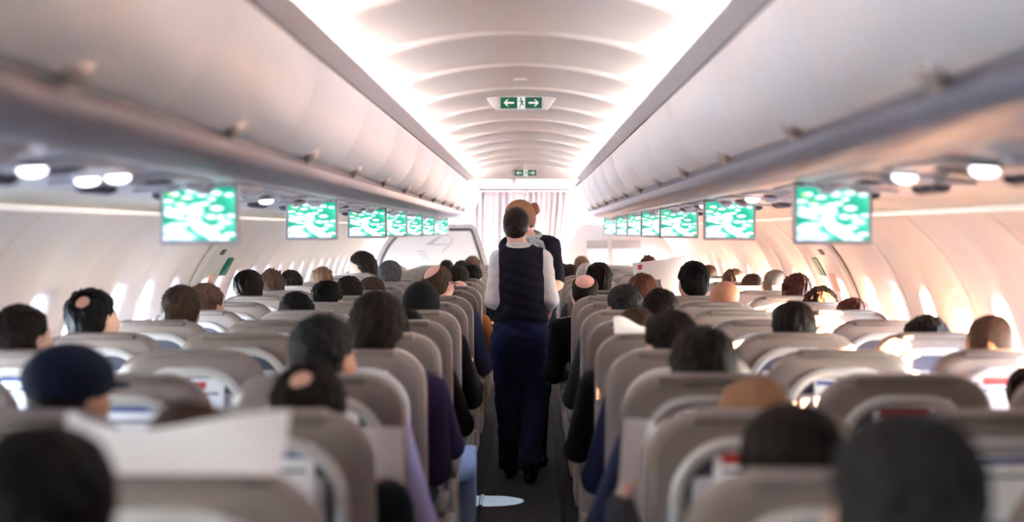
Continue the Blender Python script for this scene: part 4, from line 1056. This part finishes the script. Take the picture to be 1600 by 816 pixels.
    O('shirt', nets(G, shirt, 'shirt', SK['light']), t, cloth('shirt_white', (236, 234, 240)))
    O('vest', nets(G, vest, 'vest', SK['light']), t, cloth('vest_navy', (34, 32, 46)))
    O('trousers', nets(G, tr, 'trousers', SK['light']), t, cloth('trouser_navy', (34, 40, 72)))
    s_ = O('shoes', nets(G, SHF, 'shoes', M_SHOE), t); s_['label'] = 'black low heeled shoes'
    b = MB(); b.tube([(-.012+.061*math.cos(a), .018+.060*math.sin(a), 1.463-.012*math.sin(a)) for a in np.linspace(0, 2*PI, 25)], .014, 8); O('collar', b.done('collar', M_PAPER), t, cloth('shirt_white', (236, 234, 240)))
    h = O('hair', hair_mesh('bun', 3, amp=.9), t, HR['attdark']); h.matrix_local = H.M()
    bn = O('bun', bun_mesh(.042, 2), h, HR['attdark'], (.006, -.118, -.018))
    eyes(t, H)
    return t
crew_back()
def crew_front():
    """woman facing the camera beyond the first, head bowed to one side; built facing +Y and turned round"""
    G = Grid((-.34, -.30, -.01), (.34, .42, 1.84), .0072)
    T, A, L, Hh, Hd = (G.field() for _ in range(5))
    H = Head((.072, .050, 1.628), yaw=-1.05, pitch=-.30, roll=-.05, sc=1.0)
    ell(G, T, (0, 0, .96), (.165, .118, .13), .06); ell(G, T, (0, 0, 1.12), (.125, .09, .14), .09); ell(G, T, (0, .015, 1.31), (.152, .105, .17), .09)
    cone(G, T, (-.12, .0, 1.462), (.12, .0, 1.462), .05, .05, .06); cone(G, T, (0, .0, 1.45), (.03, .012, 1.52), .088, .055, .06)
    for q in (-1, 1): ell(G, T, (q*.072, .075, 1.285), (.062, .05, .062), .04)
    cone(G, Hh, (.025, .012, 1.49), H.p(0, -.03, -.055), .05, .048, .03); add_head(G, Hh, H)
    arms = {-1: ((-.150, 0, 1.452), (-.185, .03, 1.20), (-.15, .24, 1.16)), 1: ((.145, 0, 1.45), (.16, .02, 1.19), (.09, .23, 1.13))}
    for q in (-1, 1):
        sh, e_, w_ = arms[q]; cone(G, A, sh, e_, .05, .041, .04); cone(G, A, e_, w_, .040, .027, .02); add_hand(G, Hd, w_, (-q*.4, .9, -.1), (q*.3, 0, 1), -q, .17, .35)
    for q in (-1, 1):
        cone(G, L, (q*.085, 0, .90), (q*.08, .02, .50), .09, .057, .05); cone(G, L, (q*.08, .02, .50), (q*.075, -.01, .09), .055, .035, .03); cone(G, L, (q*.075, -.005, .065), (q*.085, .13, .035), .034, .030, .02)
    body = smin(smin(smin(smin(T, A, .04), L, .06), Hh, .035), Hd, .012)
    x, y, z = G.xyz(); one = 0*x+0*y+0*z
    wv = np.sin(z*80+x*40)*.0015
    D = smin(T-.012, G.field(), 0); S = G.field()
    for q in (-1, 1):
        sh, e_, w_ = [np.array(p) for p in arms[q]]; cone(G, S, sh, sh+(e_-sh)*.86, .062, .057, .04)
    K = G.field(); cone(G, K, (0, .0, .95), (0, .005, .60), .165, .15, .05)
    dress = smin(smin(D, S, .03), smax(K, (.55-z+one).astype(np.float32), .01), .05)+wv
    neck = np.sqrt((x-.03+0*y)**2+((z-1.56)*.75)**2+0*y)-.085
    dress = smax(dress, (-np.maximum(neck, .02-y+0*x)).astype(np.float32), .008); dress = smax(dress, (z-1.535+one).astype(np.float32), .01)
    t = thing('person', 'cabin attendant with blond bun and navy dress, facing her colleague in the vest', 'person', (.040, 9.86, 0), 'cabin crew', (0, 0, PI))
    O('body', nets(G, body, 'body', SK['light']), t)
    O('dress', nets(G, dress, 'dress', SK['light']), t, cloth('dress_navy', (30, 30, 44)))
    tights = smax(L-.004, (z-.70+one).astype(np.float32), .01); O('tights', nets(G, smax(tights, (.055-z+one).astype(np.float32), .005), 'tights', SK['light']), t, TOP['black'])
    sh = G.field()
    for q in (-1, 1):
        cone(G, sh, (q*.075, -.02, .045), (q*.085, .13, .035), .038, .037, .02); cone(G, sh, (q*.085, .13, .03), (q*.088, .17, .026), .035, .024, .02)
    O('shoes', nets(G, sh, 'shoes', M_SHOE), t)
    h = O('hair', hair_mesh('bun', 5, amp=1.1), t, HR['attblond']); h.matrix_local = H.M()
    O('bun', bun_mesh(.045, 4), h, HR['attblond'], (0, -.135, .035))
    eyes(t, H)
    b = MB(); b.tube([(-.045-.062*f, .112+.012*math.sin(f*PI), 1.515-.085*f**.6) for f in np.linspace(0, 1, 12)], .0045, 6)
    O('neckline_trim', b.done('neckline_trim', M_TEAL), t)
    b = MB(); n = 24; b.tube([(.068*math.cos(a), .02+.068*math.sin(a), 1.525-.02*math.sin(a)) for a in np.linspace(0, 2*PI, n)], .020, 8); b.tube([(-.02, .095, 1.50), (-.035, .125, 1.45), (-.03, .128, 1.38)], [.02, .026, .014], 8); b.tube([(-.02, .095, 1.50), (-.075, .12, 1.47), (-.10, .12, 1.42)], [.018, .024, .012], 8)
    O('neck_scarf', b.done('neck_scarf', M_SCARF), t)
crew_front()

# ================================================================== PAPERS, PILLOWS
def sheet(nu, nv, f, th, name, m):
    V = []; F = []
    for k in (0, 1):
        for j in range(nv+1):
            for i in range(nu+1): V.append(f(i/nu, j/nv, k*th))
    N = (nu+1)*(nv+1)
    for j in range(nv):
        for i in range(nu):
            a = j*(nu+1)+i; F += [(a, a+1, a+nu+2, a+nu+1), (N+a, N+a+nu+1, N+a+nu+2, N+a+1)]
    for i in range(nu): F += [(i, N+i, N+i+1, i+1), (nv*(nu+1)+i+1, N+nv*(nu+1)+i+1, N+nv*(nu+1)+i, nv*(nu+1)+i)]
    for j in range(nv): F += [((j+1)*(nu+1), N+(j+1)*(nu+1), N+j*(nu+1), j*(nu+1)), (j*(nu+1)+nu, N+j*(nu+1)+nu, N+(j+1)*(nu+1)+nu, (j+1)*(nu+1)+nu)]
    return mesh(name, V, F, [m], ang=50)
# white cover standing up over the front-left aisle headrest
def fcov(u, v, k):
    x = (u-.5)*.352; e = abs(2*u-1)
    z = 1.160+v*(.118+.020*e**2-.014*math.cos((u-.35)*5)); y = .020+.030*math.sin(v*1.4)+.045*e**3-.012*v
    return (x, y+k+.045, z)
t = thing('headrest_cover', 'white paper headrest cover sticking up over the front left aisle seat', 'headrest cover', (-.513, D0, 0)); 
def fcov2(u, v, k):
    x = (u-.5)*.352; a = v; e = abs(2*u-1)
    # rises from behind the seat top, curls a little towards the front
    z = 1.181+.066*a+.018*a*e**2-.010*a*math.sin(u*6); y = .030-.050*(1-a)**3+.022*a*a+.03*e**4*a
    return (x, y+k, z)
O('cover_sheet', sheet(28, 10, fcov2, .006, 'cover_sheet', M_CLOTH), t)
# second cover, slipped and slanting, behind the brown-haired head (right, fifth row)
def fcov3(u, v, k):
    x = (u-.5)*.15; e = abs(2*u-1)
    return (x, .022-.05*(1-v)**3+.02*v*v+k, 1.180+v*(.056-.050*max(0, u-.12)+.006*math.sin(u*7)))
t = thing('headrest_cover', 'slipped white headrest cover slanting behind the leaning brown haired head', 'headrest cover', (.425, D0+PITCH*4, 0))
O('cover_sheet', sheet(16, 8, fcov3, .006, 'cover_sheet', M_CLOTH), t)
# newspapers
def print_mat():
    m = bpy.data.materials.new('newsprint'); m.use_nodes = True; nt = m.node_tree; bs = nt.nodes['Principled BSDF']; bs.inputs['Roughness'].default_value = .8
    tc = nt.nodes.new('ShaderNodeTexCoord'); mp = nt.nodes.new('ShaderNodeMapping'); mp.inputs['Rotation'].default_value = (PI/2, 0, 0)
    br = nt.nodes.new('ShaderNodeTexBrick'); br.inputs['Scale'].default_value = 16; br.inputs['Mortar Size'].default_value = .035; br.inputs['Brick Width'].default_value = .9; br.inputs['Row Height'].default_value = .055
    ns = nt.nodes.new('ShaderNodeTexNoise'); ns.inputs['Scale'].default_value = 14
    rp = nt.nodes.new('ShaderNodeValToRGB'); rp.color_ramp.elements[0].position = .50; rp.color_ramp.elements[1].position = .60
    br.inputs['Color1'].default_value = lin(176, 176, 180); br.inputs['Color2'].default_value = lin(205, 205, 208); br.inputs['Mortar'].default_value = lin(240, 239, 240)
    mx = nt.nodes.new('ShaderNodeMix'); mx.data_type = 'RGBA'; mx.inputs['A'].default_value = lin(240, 239, 240)
    nt.links.new(tc.outputs['Object'], mp.inputs[0]); nt.links.new(mp.outputs[0], br.inputs[0]); nt.links.new(tc.outputs['Object'], ns.inputs['Vector']); nt.links.new(ns.outputs['Fac'], rp.inputs[0])
    nt.links.new(rp.outputs[0], mx.inputs['Factor']); nt.links.new(br.outputs['Color'], mx.inputs['B']); nt.links.new(mx.outputs['Result'], bs.inputs['Base Color'])
    return m
M_NEWS = print_mat()
# open newspaper held up in the right middle seats
rd = D0+PITCH*8+.72
t = thing('newspaper', 'open white newspaper with small red box, held up by the glossy black haired reader', 'newspaper', (.895, rd, 1.235), None, (.08, -.10, 0))
for q in (-1, 1):
    O('page', sheet(10, 12, lambda u, v, k, q=q: (q*u*.195, .06*u*u+k-.01*math.sin(v*3), (v-.5)*.29+.012*q*u), .003, 'page', M_NEWS), t)
O('red_box', MB().box((-.150, .028, .105), (.030, .004, .030)).done('red_box', M_RED, smooth=False), t)
O('photo_block', MB().box((-.05, -.006, -.01), (.05, .004, .06)).done('photo_block', M_INK, smooth=False), t)
# folded newspaper sticking into the aisle on the left, lit white, faint print
ry = D0+PITCH*1+.40
t = thing('newspaper', 'folded white newspaper upright at the left edge of the aisle, second row', 'newspaper', (-.292, ry-.06, .95), None, (0, .02, .12))
for q in range(3):
    O('page', sheet(6, 10, lambda u, v, k, q=q: ((u-.5)*(.088-.006*q), .012*q+.018*math.sin(u*3)+k, (v-.5)*(.30-.012*q)), .004, 'page', M_PAPER), t)
O('print_line', MB().box((0, -.004, .02), (.05, .003, .006)).box((.008, -.004, .005), (.04, .003, .010)).done('print_line', M_INK, smooth=False), t)
# folded paper in the hand on the right
ry = D0+PITCH*1+.57
t = thing('newspaper', 'folded white paper gripped by a hand at the right edge of the aisle', 'newspaper', (.298, ry-.02, .955), None, (0, .10, -.15))
for q in range(3):
    O('page', sheet(6, 10, lambda u, v, k, q=q: ((u-.5)*(.075-.008*q)-.010*(q == 2), .014*q+.02*math.sin(u*3)+k, (v-.5)*(.27-.03*(q == 2))), .005, 'page', M_PAPER), t)

# ================================================================== LIGHT AND CAMERA
w = bpy.data.worlds.new('World'); SC.world = w; w.use_nodes = True; nt = w.node_tree; bg = nt.nodes['Background']
sky = nt.nodes.new('ShaderNodeTexSky'); sky.sky_type = 'NISHITA'; sky.sun_disc = False; sky.sun_elevation = math.radians(22); sky.sun_rotation = math.radians(110); sky.altitude = 3000
mx = nt.nodes.new('ShaderNodeMix'); mx.data_type = 'RGBA'; mx.inputs['Factor'].default_value = .75; mx.inputs['B'].default_value = (.68, .88, 1.2, 1)
nt.links.new(sky.outputs[0], mx.inputs['A']); nt.links.new(mx.outputs['Result'], bg.inputs['Color']); bg.inputs['Strength'].default_value = 32.0
sd = bpy.data.lights.new('sun', 'SUN'); sd.energy = 190; sd.color = (1.0, .56, .30); sd.angle = .008
so = bpy.data.objects.new('sun', sd); COL.objects.link(so); so.rotation_euler = Vector((-.82, .50, -.16)).to_track_quat('-Z', 'Y').to_euler()
# added narrow spot, standing in for a patch of daylight on the aisle carpet
ld = bpy.data.lights.new('floor_patch_spot', 'SPOT'); ld.energy = 900; ld.color = (.74, .90, 1.0); ld.spot_size = math.radians(10); ld.spot_blend = .08; ld.shadow_soft_size = .006
lo = bpy.data.objects.new('floor_patch_spot', ld); COL.objects.link(lo); lo.location = (.93, 8.40, 1.672); lo.rotation_euler = (Vector((-.19, 8.47, 0))-lo.location).to_track_quat('-Z', 'Y').to_euler()
cd = bpy.data.cameras.new('camera'); cam = bpy.data.objects.new('camera', cd); COL.objects.link(cam); SC.camera = cam
cam.location = (CAMX, 0, CAMZ); cam.rotation_euler = (PI/2, 0, 0)
cd.sensor_width = 36; cd.lens = 36*FPX/1600; cd.shift_x = -28/1600; cd.shift_y = -46/1600; cd.clip_start = .05
cd.dof.use_dof = True; cd.dof.focus_distance = 9.1; cd.dof.aperture_fstop = 1.7
SC.view_settings.view_transform = 'Standard'; SC.view_settings.look = 'None'; SC.view_settings.gamma = 1; SC.view_settings.use_curve_mapping = False
SC.view_settings.exposure = 0.70
SC.cycles.use_denoising = True
SC.cycles.max_bounces = 10; SC.cycles.diffuse_bounces = 6; SC.cycles.transparent_max_bounces = 12; SC.cycles.sample_clamp_indirect = 20
SC.cycles.caustics_reflective = False; SC.cycles.caustics_refractive = False
